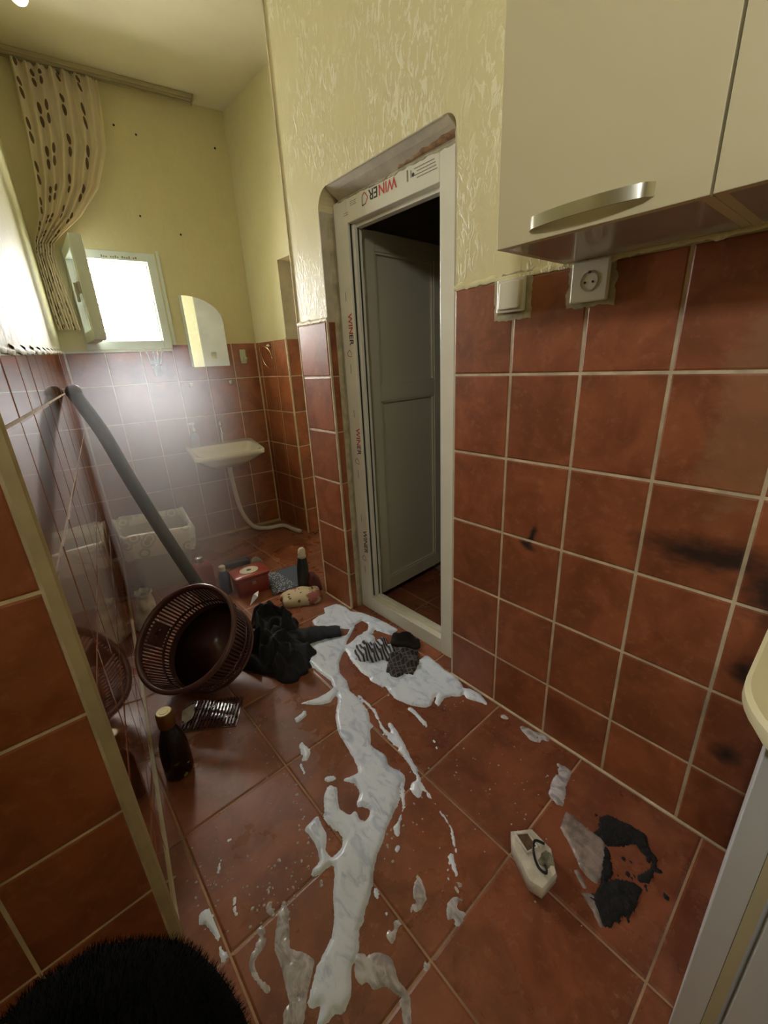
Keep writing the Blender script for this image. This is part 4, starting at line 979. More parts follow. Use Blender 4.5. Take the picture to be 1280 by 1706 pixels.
# blue mat
M_MAT, t_, b_ = nodes('blue_mat'); p_ = t_.nodes.new('ShaderNodeTexCoord').outputs['Object']
vo = t_.nodes.new('ShaderNodeTexVoronoi'); vo.inputs['Scale'].default_value = 75; L(t_, p_, vo.inputs['Vector'])
sx_ = t_.nodes.new('ShaderNodeSeparateXYZ'); L(t_, p_, sx_.inputs[0])
side = math_(t_, 'LESS_THAN', sx_.outputs[0], -0.01)
fl = math_(t_, 'MULTIPLY', math_(t_, 'LESS_THAN', vo.outputs['Distance'], 0.36), side)
L(t_, mixc(t_, fl, lin(76, 86, 106), lin(196, 198, 200)), b_.inputs['Base Color']); b_.inputs['Roughness'].default_value = 0.7
mt = MB(); q = [(-0.245, 2.10), (-0.16, 2.37), (0.085, 2.335), (0.03, 2.06)]
mt.grid(lambda u, v: ((q[0][0] * (1 - u) + q[3][0] * u) * (1 - v) + (q[1][0] * (1 - u) + q[2][0] * u) * v, (q[0][1] * (1 - u) + q[3][1] * u) * (1 - v) + (q[1][1] * (1 - u) + q[2][1] * u) * v, 0.006 + 0.004 * noise.noise(Vector((u * 4, v * 4, 2)))), 24, 24, uv=False)
mo = tag(build('floor_mat', mt, M_MAT, smooth=True), 'blue-grey mat with white flecks behind the patterned cloth', 'mat'); mo.modifiers.new('thickness', 'SOLIDIFY').thickness = 0.005
# black bottle with white cap
kb = thing('black_bottle', 'tall black bottle with a white cap standing by the door pier', 'bottle', (-0.075, 2.03, 0))
T = Matrix.Translation((-0.075, 2.03, 0)) @ Matrix.Rotation(0.05, 4, 'Y')
build('body', MB().lathe([(0.034, 0.0), (0.038, 0.006), (0.039, 0.05), (0.036, 0.15), (0.028, 0.205), (0.022, 0.225)], 24, T, 1, 0.75), plain('satin_black', lin(38, 40, 42), 0.35), kb, smooth=True, autosmooth=60)
kc = build('cap', MB().lathe([(0.022, 0.222), (0.024, 0.24), (0.022, 0.262), (0.013, 0.272)], 20, T, 1, 0.8), M_WHITE, kb, smooth=True, autosmooth=50)
build('spray_collar', MB().lathe([(0.025, 0.205), (0.026, 0.223), (0.022, 0.228)], 20, T, 1, 0.8), M_WHITE2, kc, smooth=True)
# patterned cloth
M_PAT, t_, b_ = nodes('patterned_cloth'); p_ = t_.nodes.new('ShaderNodeTexCoord').outputs['Object']
vo = t_.nodes.new('ShaderNodeTexVoronoi'); vo.inputs['Scale'].default_value = 30; L(t_, p_, vo.inputs['Vector'])
c_ = mixc(t_, math_(t_, 'LESS_THAN', vo.outputs['Distance'], 0.24), lin(204, 188, 156), lin(112, 92, 62))
c_ = mixc(t_, ramp(t_, noise_(t_, p_, 9, 3), 0.52, 0.60), c_, lin(150, 84, 76))
L(t_, c_, b_.inputs['Base Color']); b_.inputs['Roughness'].default_value = 0.85
pc = heap('patterned_cloth', M_PAT, None, -0.165, 1.925, 0.125, 0.085, 0.055, -0.55, 6.2, 64, 20, 0.7, 0.35)
pc.location.x += 0.02; pc.location.y += 0.02
tag(pc, 'cream and red patterned cloth folded on the floor beside the pier', 'cloth')
wc_ = heap('white_cloth', plain('white_cloth', lin(214, 206, 196), 0.9), None, -0.055, 1.955, 0.042, 0.035, 0.05, 0.2, 2.4, 36, 12, 0.8)
tag(wc_, 'small white cloth bundle at the foot of the black bottle', 'cloth')
rc = heap('red_cloth', plain('dark_red_cloth', lin(92, 44, 42), 0.9, var=0.3), None, -0.018, 2.02, 0.045, 0.07, 0.085, 0.1, 4.4, 36, 14, 1.1)
tag(rc, 'dark red cloth crumpled against the door pier', 'cloth')

# --- black clothes with a sleeve
clothes = thing('black_clothes', 'heap of black clothes on the floor with one sleeve reaching the foam', 'clothes', (-0.45, 1.70, 0))
M_BLK = plain('black_fabric', lin(30, 32, 38), 0.85, var=0.35, vscale=14, bumpv=0.3, bscale=90)
crumple('garment', M_BLK, -0.505, 1.60, 0.155, 0.235, 0.165, 0.35, 11.3, 15, 96, 44, clothes)
crumple('garment', M_BLK, -0.375, 1.88, 0.095, 0.105, 0.135, 0.5, 15.3, 19, 80, 36, clothes)
crumple('garment', M_BLK, -0.40, 1.765, 0.125, 0.115, 0.165, -0.4, 19.3, 15, 80, 36, clothes)
def sleeve(u, v):
    s = v; c = smooth_sl[int(s * (len(smooth_sl) - 1))]; a = 2 * math.pi * u
    w = 0.062 - 0.030 * s + 0.006 * noise.noise(Vector((s * 9, math.cos(a), 2)))
    return (c.x + w * math.cos(a) * 0.55, c.y + w * math.cos(a), max(0.001, 0.016 + (0.016 + 0.03 * (1 - s)) * math.sin(a) + 0.006 * noise.noise(Vector((s * 12, a, 5)))))
smooth_sl = smooth_curve([(-0.42, 1.62, 0.03), (-0.33, 1.60, 0.02), (-0.25, 1.565, 0.015), (-0.175, 1.515, 0.01)], 12)
build('sleeve', MB().grid(sleeve, 20, 36, uv=False), M_BLK, clothes, smooth=True)

# --- striped and checked cloths in the foam
def stripe_material(name, dark, lite, scale, ang, check=False):
    m, t, b = nodes(name); p = t.nodes.new('ShaderNodeTexCoord').outputs['Object']
    mp = t.nodes.new('ShaderNodeMapping'); mp.inputs['Rotation'].default_value = (0, 0, ang); L(t, p, mp.inputs['Vector'])
    wv_ = t.nodes.new('ShaderNodeTexWave'); wv_.inputs['Scale'].default_value = scale; wv_.inputs['Distortion'].default_value = 2.2; wv_.inputs['Detail'].default_value = 1; wv_.inputs['Detail Scale'].default_value = 0.6; L(t, mp.outputs[0], wv_.inputs['Vector'])
    f = ramp(t, wv_.outputs['Fac'], 0.62, 0.75) if check else ramp(t, wv_.outputs['Fac'], 0.42, 0.58)
    if check:
        w2_ = t.nodes.new('ShaderNodeTexWave'); w2_.bands_direction = 'Y'; w2_.inputs['Scale'].default_value = scale * 0.8; w2_.inputs['Distortion'].default_value = 1.5; L(t, mp.outputs[0], w2_.inputs['Vector'])
        f = math_(t, 'MULTIPLY', math_(t, 'MAXIMUM', ramp(t, w2_.outputs['Fac'], 0.86, 0.95), ramp(t, wv_.outputs['Fac'], 0.86, 0.95)), 0.55)
    L(t, mixc(t, f, dark, lite), b.inputs['Base Color']); b.inputs['Roughness'].default_value = 0.8
    return m
s1 = crumple('striped_cloth', stripe_material('striped_cotton', lin(50, 48, 54), lin(186, 190, 202), 19, 0.35), -0.150, 1.285, 0.105, 0.085, 0.050, -0.5, 21.0, 62)
tag(s1, 'grey and white striped cloth soaking in the foam at the door', 'cloth')
s2 = crumple('checked_cloth', stripe_material('checked_cotton', lin(40, 36, 36), lin(120, 114, 112), 17, 0.5, True), -0.105, 1.140, 0.105, 0.080, 0.045, 0.65, 25.0, 44)
tag(s2, 'dark checked cloth beside the striped one in the foam', 'cloth')
s3 = crumple('black_sock', plain('black_knit', lin(34, 31, 31), 0.9, var=0.2), -0.005, 1.225, 0.040, 0.085, 0.075, 0.45, 28.0, 50, 48, 22)
tag(s3, 'black crumpled sock on top of the cloths, nearest the door sill', 'sock')

# --- melted white housing with a wire
mh = thing('melted_housing', 'melted white plastic housing with a black wire on the floor', 'housing', (-0.415, 0.33, 0))
HPg = [(-0.398, 0.397), (-0.352, 0.362), (-0.360, 0.300), (-0.405, 0.262), (-0.462, 0.268), (-0.470, 0.300), (-0.428, 0.375)]
hc = (sum(p[0] for p in HPg) / 7, sum(p[1] for p in HPg) / 7)
def sc_(k, dz=0): return [(hc[0] + (x - hc[0]) * k, hc[1] + (y - hc[1]) * k) for x, y in HPg]
M_SCORCH = plain('scorched_white', lin(206, 200, 184), 0.35, var=0.18, vscale=30)
m = MB(); loft(m, [(sc_(0.86), 0.0), (sc_(1.0), 0.012), (sc_(1.02), 0.040), (sc_(0.95), 0.047), (sc_(0.80), 0.0485)], Matrix.Identity(4))
build('shell', m, M_SCORCH, mh, smooth=True, autosmooth=40)
cav = [(-0.400, 0.385), (-0.372, 0.362), (-0.385, 0.325), (-0.418, 0.337)]
build('cavity', MB().prism(cav, 0.0480, 0.0500), plain('burnt_inside', lin(92, 68, 48), 0.7, var=0.4, vscale=60), mh)
build('rim_edge', MB().tube([(x, y, 0.050) for x, y in cav + cav[:1]], 0.0042, 8), M_SCORCH, mh, smooth=True)
build('burnt_patch', MB().prism([(hc[0] + 0.015 + 0.022 * math.cos(a) * (1 + 0.35 * noise.noise(Vector((math.cos(a) * 2, math.sin(a) * 2, 1)))), hc[1] - 0.028 + 0.017 * math.sin(a) * (1 + 0.5 * noise.noise(Vector((math.cos(a) * 2, math.sin(a) * 2, 7))))) for a in [k * math.pi / 9 for k in range(18)]], 0.0480, 0.0492), plain('soot', lin(112, 108, 90), 0.8, var=0.5, vscale=60), mh)
build('wire', MB().tube(smooth_curve([(-0.366, 0.318, 0.050), (-0.384, 0.335, 0.062), (-0.412, 0.324, 0.066), (-0.432, 0.299, 0.060), (-0.428, 0.280, 0.053), (-0.417, 0.284, 0.052), (-0.414, 0.292, 0.055)], 6), 0.0032, 8), M_BLACK, mh, smooth=True)

# --- person crouching at the lower left, only the black hair is in the picture
person = thing('person', 'person with black hair crouching at the lower left, only the hair in view', 'person', (-1.30, 0.10, 0))
HC = Vector((-1.246, 0.276, 0.668))
M_SKIN = plain('skin', lin(170, 122, 96), 0.5)
sk = bpy.data.meshes.new('body')
J = {'pelvis': ((-1.42, -0.10, 0.26), 0.13), 'waist': ((-1.40, 0.0, 0.36), 0.12), 'chest': ((-1.33, 0.10, 0.47), 0.125), 'neck': ((-1.25, 0.20, 0.575), 0.055), 'skull': ((-1.21, 0.25, 0.66), 0.075), 'crown': ((-1.20, 0.262, 0.73), 0.065),
     'sL': ((-1.47, 0.18, 0.50), 0.055), 'eL': ((-1.52, 0.33, 0.36), 0.042), 'hL': ((-1.42, 0.45, 0.28), 0.03), 'sR': ((-1.20, 0.02, 0.50), 0.055), 'eR': ((-1.10, 0.12, 0.34), 0.042), 'hR': ((-1.16, 0.28, 0.26), 0.03),
     'kL': ((-1.50, 0.22, 0.40), 0.07), 'aL': ((-1.54, 0.02, 0.08), 0.045), 'tL': ((-1.50, 0.18, 0.04), 0.035), 'kR': ((-1.24, 0.14, 0.36), 0.07), 'aR': ((-1.32, -0.08, 0.08), 0.045), 'tR': ((-1.26, 0.08, 0.04), 0.035), 'hipL': ((-1.49, -0.05, 0.24), 0.09), 'hipR': ((-1.34, -0.12, 0.24), 0.09)}
names = list(J); E_ = [('pelvis', 'waist'), ('waist', 'chest'), ('chest', 'neck'), ('neck', 'skull'), ('skull', 'crown'), ('chest', 'sL'), ('sL', 'eL'), ('eL', 'hL'), ('chest', 'sR'), ('sR', 'eR'), ('eR', 'hR'), ('pelvis', 'hipL'), ('hipL', 'kL'), ('kL', 'aL'), ('aL', 'tL'), ('pelvis', 'hipR'), ('hipR', 'kR'), ('kR', 'aR'), ('aR', 'tR')]
sk.from_pydata([J[n][0] for n in names], [(names.index(a), names.index(b)) for a, b in E_], [])
body = bpy.data.objects.new('body', sk); COL.objects.link(body); WM[body.name] = Matrix.Identity(4)
body.modifiers.new('skin', 'SKIN'); sk.skin_vertices[0].data[0].use_root = True
for i, n in enumerate(names): sk.skin_vertices[0].data[i].radius = (J[n][1], J[n][1])
body.modifiers.new('subdivide', 'SUBSURF').levels = 2
body.modifiers['subdivide'].render_levels = 2
M_DARKC = plain('dark_clothing', lin(30, 30, 34), 0.9)
sk.materials.append(M_DARKC); attach(body, person)
M_HAIR = plain('black_hair', lin(6, 5, 5), 0.9, spec=0.05)
def hairshell(u, v):
    a = 2 * math.pi * u; e = -0.55 + (math.pi / 2 + 0.55) * v
    r = 0.136 + 0.004 * noise.noise(Vector((math.cos(a) * 3, math.sin(a) * 3, e * 3)))
    return (HC.x + r * math.cos(e) * math.cos(a) * 0.96, HC.y + r * math.cos(e) * math.sin(a) * 1.06, HC.z + r * math.sin(e))
hair = build('hair', MB().grid(hairshell, 48, 24, uv=False), M_HAIR, person, smooth=True)
m = MB(); rnd = random.Random(4)
for k in range(16000):
    u, v = rnd.random(), rnd.random() ** 0.7
    p = Vector(hairshell(u, v)); nrm = (p - HC).normalized()
    d = (nrm + Vector((rnd.uniform(-.6, .6), rnd.uniform(-.6, .6), rnd.uniform(-.6, .6)))).normalized()
    ln = rnd.uniform(0.003, 0.009); s = d.cross(Vector((rnd.random(), rnd.random(), rnd.random()))).normalized() * 0.0003
    e1 = p + d * ln * 0.55; e2 = e1 + (d + Vector((rnd.uniform(-.5, .5), rnd.uniform(-.5, .5), rnd.uniform(-.5, .5)))).normalized() * ln * 0.45
    o_ = len(m.v); m.v += [tuple(p - nrm * 0.002 - s), tuple(p - nrm * 0.002 + s), tuple(e1 - s * .8), tuple(e1 + s * .8), tuple(e2)]; m.f += [(o_, o_ + 1, o_ + 3, o_ + 2), (o_ + 2, o_ + 3, o_ + 4)]
fz = build('loose_strands', m, M_HAIR, hair); fz['kind'] = 'stuff'

# ================================================================ foam, residue
FOAM_POLYS = [[(-0.219,1.714),(-0.167,1.727),(-0.128,1.719),(-0.105,1.772),(-0.031,1.754),(-0.013,1.684),(-0.021,1.637),(0.016,1.58),(0.035,1.495),(0.047,1.407),(0.05,1.328),(-0.009,1.329),(-0.027,1.399),(-0.029,1.424),(-0.06,1.403),(-0.089,1.409),(-0.098,1.441),(-0.059,1.438),(-0.025,1.476),(-0.027,1.527),(-0.068,1.524),(-0.125,1.517),(-0.156,1.56),(-0.202,1.618),(-0.229,1.669)],[(-0.116,1.512),(-0.082,1.514),(-0.193,1.442),(-0.235,1.401),(-0.312,1.341),(-0.346,1.286),(-0.353,1.226),(-0.378,1.171),(-0.378,1.111),(-0.394,1.029),(-0.43,0.973),(-0.484,0.907),(-0.47,0.84),(-0.49,0.807),(-0.476,0.764),(-0.476,0.736),(-0.502,0.714),(-0.506,0.736),(-0.546,0.695),(-0.587,0.676),(-0.617,0.665),(-0.675,0.633),(-0.722,0.611),(-0.753,0.591),(-0.797,0.552),(-0.823,0.535),(-0.867,0.575),(-0.829,0.638),(-0.787,0.684),(-0.799,0.695),(-0.842,0.697),(-0.855,0.715),(-0.816,0.718),(-0.802,0.759),(-0.801,0.823),(-0.759,0.826),(-0.767,0.761),(-0.791,0.735),(-0.793,0.703),(-0.762,0.701),(-0.736,0.718),(-0.733,0.751),(-0.746,0.802),(-0.708,0.865),(-0.677,0.889),(-0.66,0.864),(-0.677,0.835),(-0.696,0.803),(-0.684,0.759),(-0.653,0.77),(-0.613,0.801),(-0.61,0.835),(-0.637,0.874),(-0.578,0.851),(-0.563,0.886),(-0.545,0.966),(-0.536,1.026),(-0.497,1.101),(-0.436,1.167),(-0.401,1.273),(-0.406,1.328),(-0.41,1.402),(-0.396,1.491),(-0.34,1.547),(-0.326,1.598),(-0.234,1.517),(-0.164,1.48)],[(-0.226,1.413),(-0.172,1.422),(-0.123,1.438),(-0.088,1.426),(-0.067,1.382),(-0.14,1.267),(-0.146,1.178),(-0.101,1.098),(0.012,1.097),(0.004,1.03),(-0.009,0.972),(-0.004,0.933),(-0.016,0.88),(-0.042,0.844),(-0.076,0.832),(-0.1,0.862),(-0.134,0.874),(-0.182,0.857),(-0.172,0.882),(-0.133,0.902),(-0.148,0.909),(-0.201,0.882),(-0.223,0.897),(-0.252,0.945),(-0.27,1.006),(-0.255,1.082),(-0.271,1.153),(-0.273,1.232),(-0.257,1.325)],[(-0.04,0.856),(-0.014,0.831),(-0.012,0.784),(-0.029,0.743),(-0.046,0.726),(-0.04,0.754),(-0.053,0.781),(-0.067,0.809)],[(-0.569,1.26),(-0.5,1.229),(-0.434,1.226),(-0.416,1.231),(-0.42,1.197),(-0.453,1.184),(-0.471,1.172),(-0.518,1.201)],[(-0.496,0.691),(-0.473,0.71),(-0.46,0.702),(-0.472,0.668),(-0.494,0.65),(-0.497,0.666)],[(-0.678,0.913),(-0.662,0.917),(-0.642,0.901),(-0.641,0.885),(-0.658,0.889),(-0.674,0.9)],[(-0.618,1.205),(-0.589,1.203),(-0.565,1.221),(-0.572,1.187),(-0.604,1.178),(-0.625,1.179)],[(-0.671,1.086),(-0.652,1.09),(-0.65,1.033),(-0.681,1.009),(-0.686,1.024),(-0.701,1.008),(-0.707,0.954),(-0.715,0.972),(-0.71,1.012),(-0.678,1.038)],[(-0.777,0.706),(-0.692,0.627),(-0.782,0.558),(-0.814,0.554),(-0.856,0.5),(-0.882,0.495),(-0.912,0.456),(-0.944,0.446),(-0.949,0.466),(-0.975,0.454),(-0.993,0.47),(-0.957,0.488),(-0.994,0.504),(-0.937,0.545),(-0.88,0.566),(-0.853,0.598)],[(-0.952,0.698),(-0.933,0.693),(-0.95,0.655),(-0.971,0.617),(-0.949,0.585),(-0.936,0.559),(-0.976,0.527),(-1.012,0.487),(-1.048,0.52),(-1.011,0.546),(-0.999,0.595),(-0.997,0.636),(-0.975,0.67)],[(-0.862,0.505),(-0.841,0.486),(-0.814,0.461),(-0.806,0.439),(-0.82,0.404),(-0.816,0.369),(-0.846,0.337),(-0.86,0.35),(-0.833,0.385),(-0.843,0.419),(-0.869,0.43),(-0.867,0.454),(-0.886,0.452),(-0.884,0.476)],[(-0.638,0.526),(-0.653,0.483),(-0.665,0.463),(-0.706,0.459),(-0.725,0.472),(-0.686,0.495)],[(-0.607,0.445),(-0.585,0.443),(-0.564,0.419),(-0.573,0.4),(-0.594,0.406),(-0.608,0.424)],[(-0.637,0.424),(-0.611,0.421),(-0.596,0.399),(-0.61,0.383),(-0.645,0.374),(-0.664,0.387),(-0.659,0.41)],[(-0.622,0.463),(-0.607,0.464),(-0.607,0.45),(-0.619,0.443),(-0.628,0.449)],[(-0.75,0.495),(-0.743,0.476),(-0.771,0.466),(-0.791,0.458),(-0.789,0.479),(-0.769,0.492)],[(-0.759,0.389),(-0.746,0.386),(-0.747,0.372),(-0.76,0.368),(-0.767,0.376)],[(-1.105,0.831),(-1.084,0.824),(-1.083,0.794),(-1.083,0.754),(-1.088,0.723),(-1.084,0.7),(-1.097,0.699),(-1.092,0.746),(-1.097,0.798),(-1.112,0.804)],[(-1.024,0.813),(-1.018,0.803),(-1.033,0.773),(-1.035,0.741),(-1.043,0.74),(-1.039,0.778)],[(-1.009,0.709),(-0.995,0.688),(-1.003,0.664),(-1.026,0.656),(-1.044,0.651),(-1.045,0.617),(-1.031,0.585),(-1.041,0.58),(-1.052,0.61),(-1.054,0.653),(-1.038,0.671),(-1.014,0.682)],[(-0.033,0.609),(-0.026,0.579),(-0.014,0.54),(-0.004,0.496),(-0.019,0.483),(-0.047,0.503),(-0.06,0.536)],[(-0.074,0.429),(-0.073,0.382),(-0.129,0.37),(-0.2,0.345),(-0.206,0.361),(-0.197,0.392),(-0.146,0.407),(-0.103,0.41)],[(-0.045,0.676),(-0.028,0.657),(-0.033,0.638),(-0.05,0.652)]]
FOAM_HOLES = [[(-0.442,0.959),(-0.432,0.926),(-0.444,0.88),(-0.475,0.876),(-0.477,0.911)],[(-0.659,0.767),(-0.638,0.76),(-0.625,0.728),(-0.66,0.713),(-0.671,0.732)],[(-0.139,1.326),(-0.103,1.31),(-0.134,1.26),(-0.169,1.276)]]
FOAM_LINES = [([(-0.365,1.128),(-0.371,1.02),(-0.404,0.936),(-0.404,0.83),(-0.433,0.733),(-0.454,0.696),(-0.473,0.61),(-0.487,0.536),(-0.529,0.483)],0.009),([(-0.371,0.929),(-0.398,0.836),(-0.421,0.783),(-0.438,0.728)],0.016),([(-0.424,0.98),(-0.418,0.877),(-0.421,0.783)],0.006),([(-0.277,1.159),(-0.265,1.108),(-0.289,1.003)],0.007),([(-0.265,0.931),(-0.267,0.892),(-0.276,0.837)],0.014),([(-0.276,0.837),(-0.3,0.776),(-0.338,0.714)],0.006),([(-0.502,0.723),(-0.547,0.671),(-0.603,0.638)],0.009),([(-0.604,0.642),(-0.615,0.627)],0.018),([(-0.636,0.603),(-0.645,0.595)],0.014),([(-0.55,0.49),(-0.601,0.45)],0.006),([(-0.541,0.488),(-0.574,0.443)],0.009),([(-0.861,0.58),(-0.784,0.514)],0.005),([(-0.745,0.572),(-0.761,0.541),(-0.759,0.507)],0.008),([(-1.069,0.888),(-1.059,0.86),(-1.031,0.891),(-1.013,0.926)],0.006),([(-0.991,0.949),(-0.969,0.946)],0.008),([(-0.802,0.819),(-0.756,0.824)],0.01)]
GOO_POLYS = [[(-0.262,0.321),(-0.206,0.332),(-0.207,0.296),(-0.211,0.248),(-0.205,0.225),(-0.241,0.203),(-0.293,0.191),(-0.328,0.192),(-0.327,0.209),(-0.319,0.237),(-0.287,0.278)],[(-0.372,0.213),(-0.352,0.184),(-0.402,0.146),(-0.41,0.148),(-0.386,0.177)],[(-0.337,0.247),(-0.328,0.239),(-0.352,0.204),(-0.36,0.212)]]
BURN_POLYS = [[(-0.157,0.258),(-0.129,0.243),(-0.116,0.197),(-0.108,0.151),(-0.143,0.135),(-0.15,0.111),(-0.165,0.116),(-0.165,0.144),(-0.152,0.163),(-0.195,0.192),(-0.213,0.215),(-0.216,0.236),(-0.207,0.253),(-0.189,0.244)],[(-0.354,0.186),(-0.316,0.185),(-0.278,0.16),(-0.252,0.125),(-0.253,0.113),(-0.306,0.109),(-0.33,0.113),(-0.356,0.107),(-0.336,0.119),(-0.355,0.13),(-0.388,0.133),(-0.4,0.144),(-0.375,0.174),(-0.37,0.208)],[(-0.151,0.112),(-0.182,0.103),(-0.225,0.107),(-0.244,0.124),(-0.235,0.131),(-0.192,0.113),(-0.164,0.116)],[(-0.18,0.103),(-0.168,0.093),(-0.178,0.091),(-0.189,0.098)],[(-0.225,0.22),(-0.22,0.207),(-0.273,0.173),(-0.312,0.181),(-0.297,0.196)]]
def field(polys, x0, x1, y0, y1, st, holes=(), lines=(), dots=(), blur=2):
    nx, ny = int((x1 - x0) / st) + 1, int((y1 - y0) / st) + 1
    X, Y = np.meshgrid(x0 + np.arange(nx) * st, y0 + np.arange(ny) * st)
    def inside(P):
        c = np.zeros(X.shape, bool); n = len(P)
        for i in range(n):
            (xa, ya), (xb, yb) = P[i], P[(i + 1) % n]
            if ya == yb: continue
            q = ((ya > Y) != (yb > Y)) & (X < (xb - xa) * (Y - ya) / (yb - ya) + xa); c ^= q
        return c
    F = np.zeros(X.shape)
    for P in polys: F[inside(P)] = 1
    for P in holes: F[inside(P)] = 0
    for P, w in lines:
        for (xa, ya), (xb, yb) in zip(P[:-1], P[1:]):
            dx, dy = xb - xa, yb - ya; l2 = dx * dx + dy * dy + 1e-12
            s = np.clip(((X - xa) * dx + (Y - ya) * dy) / l2, 0, 1)
            F[np.hypot(X - xa - s * dx, Y - ya - s * dy) < w / 2] = 1
    for (cx, cy, r) in dots:
        F = np.where(np.hypot(X - cx, Y - cy) < r, 1, F)
    D = F.copy()
    for _ in range(blur):
        D = (D + np.roll(D, 1, 0) + np.roll(D, -1, 0) + np.roll(D, 1, 1) + np.roll(D, -1, 1)) / 5
    W = F.copy()
    for _ in range(26):
        W = (W + np.roll(W, 1, 0) + np.roll(W, -1, 0) + np.roll(W, 1, 1) + np.roll(W, -1, 1)) / 5
    return X, Y, D, W

def layer(name, X, Y, D, W, mat, h0, h1, wob, edge=0.5, nz=30.0, seed=0.0):
    """thin raised layer: surface height follows the field and sinks under the floor at its outline"""
    ny, nx = X.shape; Z = np.zeros(X.shape)
    act = (D > 0.02)
    for j in range(ny):
        for i in range(nx):
            if act[j, i]:
                p = Vector((X[j, i] * nz, Y[j, i] * nz * 0.55, seed))
                n1 = noise.noise(p + Vector((noise.noise(p * 0.5) * 2.2, 0, 0)))
                d = D[j, i] + (0.20 * noise.noise(Vector((X[j, i] * 60, Y[j, i] * 60, seed + 3))) + 0.18 * noise.noise(Vector((X[j, i] * 160, Y[j, i] * 160, seed + 5)))) * (1 if 0.04 < D[j, i] < 0.96 else 0)
                Z[j, i] = -0.0012 if d < edge - 0.25 else (d - edge) * 2 * h0 + h1 * max(0, W[j, i] - 0.35) + (wob * n1 if d > edge else 0)
    keep = Z > 0
    idx = -np.ones(X.shape, int); m = MB()
    use = keep.copy()
    for a, b in ((1, 0), (-1, 0), (0, 1), (0, -1), (1, 1), (1, -1), (-1, 1), (-1, -1)): use |= np.roll(np.roll(keep, a, 0), b, 1)
    for j in range(ny):
        for i in range(nx):
            if use[j, i]: idx[j, i] = len(m.v); m.v.append((X[j, i], Y[j, i], max(Z[j, i], -0.0015)))
    for j in range(ny - 1):
        for i in range(nx - 1):
            q = (idx[j, i], idx[j, i + 1], idx[j + 1, i + 1], idx[j + 1, i])
            if min(q) >= 0 and (keep[j, i] or keep[j, i + 1] or keep[j + 1, i + 1] or keep[j + 1, i]): m.f.append(q)
    return build(name, m, mat, smooth=True)

M_FOAM, t_, b_ = nodes('soap_foam'); p_ = pos(t_)
f_ = noise_(t_, scaled(t_, p_, (1, 0.5, 1)), 26, 4, 0.6, 1.4)
L(t_, mixc(t_, ramp(t_, f_, 0.30, 0.52), lin(188, 202, 226), lin(226, 236, 252)), b_.inputs['Base Color'])
b_.inputs['Roughness'].default_value = 0.28; b_.inputs['Subsurface Weight'].default_value = 0.0
n_ = bump(t_, b_, f_, 0.5, 0.004)
bump(t_, b_, noise_(t_, p_, 220, 2), 0.15, 0.001, n_)
rnd = random.Random(11)
DOTS = []
for (cx, cy, rx, ry, n, r0, r1) in ((-0.83, 0.78, 0.16, 0.13, 60, 0.0015, 0.005), (-0.62, 0.66, 0.10, 0.10, 34, 0.0015, 0.006), (-1.02, 0.88, 0.10, 0.12, 40, 0.0015, 0.005), (-0.80, 1.05, 0.12, 0.16, 44, 0.0015, 0.004), (-0.72, 1.28, 0.08, 0.12, 22, 0.0015, 0.005), (-0.40, 0.60, 0.25, 0.3, 46, 0.0015, 0.004), (-0.25, 0.42, 0.18, 0.2, 26, 0.0015, 0.004), (-0.12, 0.85, 0.12, 0.12, 24, 0.0015, 0.004), (-0.95, 0.72, 0.08, 0.06, 34, 0.002, 0.006)):
    for k in range(n): DOTS.append((cx + rnd.gauss(0, 0.5) * rx, cy + rnd.gauss(0, 0.5) * ry, rnd.uniform(r0, r1)))
near = [P for P in FOAM_POLYS if sum(p[1] for p in P) / len(P) < 0.68 and P is not FOAM_POLYS[9]]
X, Y, D, W = field([P for P in FOAM_POLYS if P not in near], -1.12, 0.06, 0.30, 1.90, 0.0032, FOAM_HOLES, FOAM_LINES, (), 6)
X, Y, D, W = X, Y, D, W
fo = layer('foam_spill', X, Y, D, W, M_FOAM, 0.0035, 0.006, 0.0022, seed=1.0)
tag(fo, 'long white soap foam spill running from the door sill across the floor', 'foam', kind='stuff')
M_SUDS, t_, b_ = nodes('thin_suds'); p_ = pos(t_)
f_ = noise_(t_, scaled(t_, p_, (1, 0.6, 1)), 34, 5, 0.6, 1.2)
L(t_, mixc(t_, ramp(t_, f_, 0.36, 0.66), lin(168, 160, 160), lin(204, 202, 206)), b_.inputs['Base Color']); b_.inputs['Roughness'].default_value = 0.18
L(t_, math_(t_, 'MULTIPLY_ADD', ramp(t_, f_, 0.30, 0.6), 0.22, 0.78), b_.inputs['Alpha'])
bump(t_, b_, f_, 0.5, 0.003)
rh = random.Random(3)
bub = []
for k in range(150):
    P = near[rh.choice([k_ for k_ in range(len(near))])]; c = rh.choice(P); cx, cy, r = c[0] + rh.gauss(0, 0.02), c[1] + rh.gauss(0, 0.02), rh.uniform(0.003, 0.008)
    bub.append([(cx + r * math.cos(a), cy + r * 1.3 * math.sin(a)) for a in (0, 1.05, 2.1, 3.14, 4.19, 5.24)])
X, Y, D, W = field(near, -1.12, 0.06, 0.10, 0.95, 0.0032, bub, (), [d for d in DOTS if d[2] > 0.0038 and d[1] < 0.95], 4)
tag(layer('thin_suds', X, Y, D, W, M_SUDS, 0.002, 0.003, 0.0012, seed=9.0), 'thin grey suds spread over the nearest floor tiles', 'suds', kind='stuff')
mw_, tw_, bw_ = nodes('soapy_water'); bw_.inputs['Base Color'].default_value = lin(214, 206, 202); bw_.inputs['Roughness'].default_value = 0.05; bw_.inputs['Transmission Weight'].default_value = 0.35; bw_.inputs['IOR'].default_value = 1.33
m = MB()
for (cx, cy, r) in DOTS:
    if cx > -0.012: continue
    m.sphere((cx, cy, -0.0004), r * 0.75, rnd.uniform(0.8, 1.5), rnd.uniform(0.8, 1.5), 0.55, 9, 6)
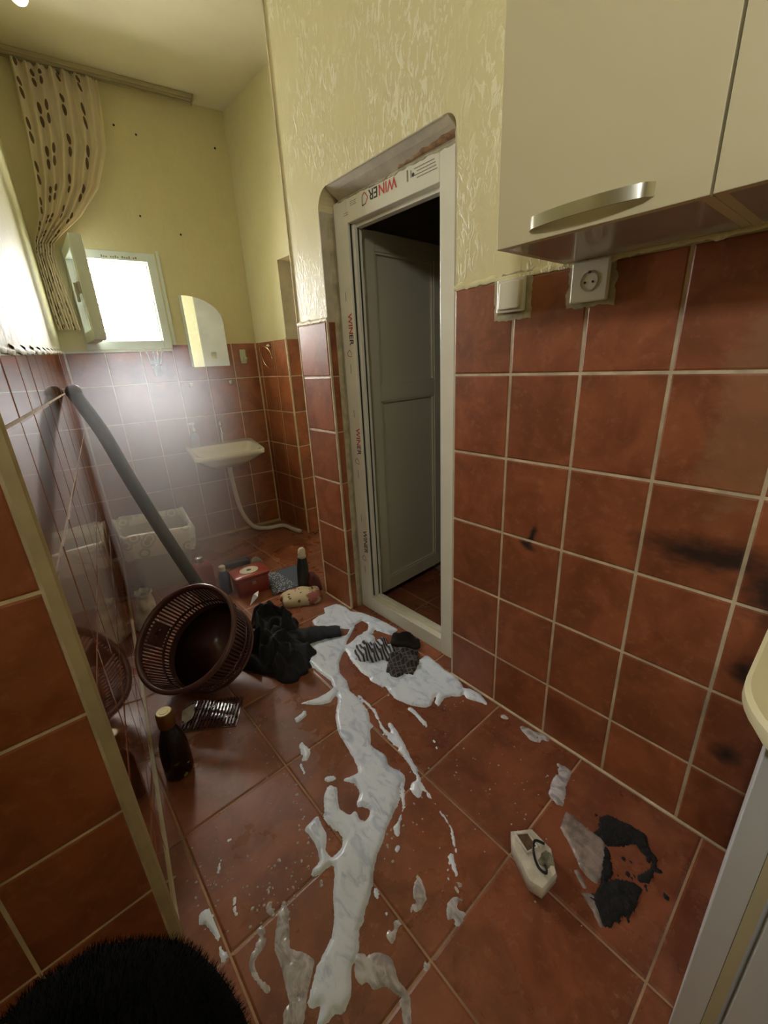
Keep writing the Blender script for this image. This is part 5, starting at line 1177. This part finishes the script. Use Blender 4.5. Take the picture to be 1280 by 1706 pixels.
tag(build('water_drops', m, mw_, smooth=True), 'soapy drops splashed over the floor around the foam', 'drops', kind='stuff')
M_BURN = plain('charred_plastic', lin(18, 15, 15), 0.85, var=0.5, vscale=60, bumpv=1.0, bscale=120)
X, Y, D, W = field(BURN_POLYS, -0.45, 0.0, 0.02, 0.36, 0.003, (), (), [(-0.26 + rnd.gauss(0, .05), 0.16 + rnd.gauss(0, .05), rnd.uniform(0.002, 0.006)) for _ in range(26)], 1)
tag(layer('charred_residue', X, Y, D, W, M_BURN, 0.003, 0.006, 0.004, nz=110, seed=4.0), 'black charred plastic residue on the floor near the right wall', 'residue')
M_GOO = plain('grey_sludge', lin(140, 126, 120), 0.15, var=0.3, vscale=40, bumpv=0.6, bscale=90, coat=0.5)
X, Y, D, W = field(GOO_POLYS, -0.46, -0.10, 0.05, 0.42, 0.003, (), (), (), 2)
tag(layer('grey_sludge', X, Y, D, W, M_GOO, 0.003, 0.006, 0.002, nz=50, seed=6.0), 'grey bubbly sludge beside the black charred residue', 'sludge')
# ---------------------------------------------------------------- thin smoke hanging in the washroom end
mz, tz, bz = nodes('smoke_haze'); tz.nodes.remove(bz)
vs_ = tz.nodes.new('ShaderNodeVolumeScatter'); vs_.inputs['Color'].default_value = (0.84, 0.90, 1.0, 1); vs_.inputs['Density'].default_value = 0.40; vs_.inputs['Anisotropy'].default_value = 0.45
sp_ = tz.nodes.new('ShaderNodeSeparateXYZ'); L(tz, pos(tz), sp_.inputs[0])
top_ = math_(tz, 'SUBTRACT', 1.0, ramp(tz, sp_.outputs[2], 1.0, 1.46))
side_ = math_(tz, 'SUBTRACT', 1.0, ramp(tz, math_(tz, 'SUBTRACT', sp_.outputs[0], math_(tz, 'MULTIPLY_ADD', sp_.outputs[1], 0.598, -1.95)), -0.05, 0.45))
L(tz, math_(tz, 'MULTIPLY', math_(tz, 'MULTIPLY', top_, side_), 0.62), vs_.inputs['Density'])
L(tz, vs_.outputs[0], tz.nodes['Material Output'].inputs['Volume'])
hz = build('smoke_haze', MB().prism([(-0.95, 2.05), (-0.60, 1.90), (-0.42, 1.90), (0.385, 2.95), (0.385, 3.21), (-0.79, 3.37)], 0.03, 1.47), mz)
tag(hz, 'thin bluish smoke haze hanging in front of the washbasin wall', 'haze', kind='stuff')
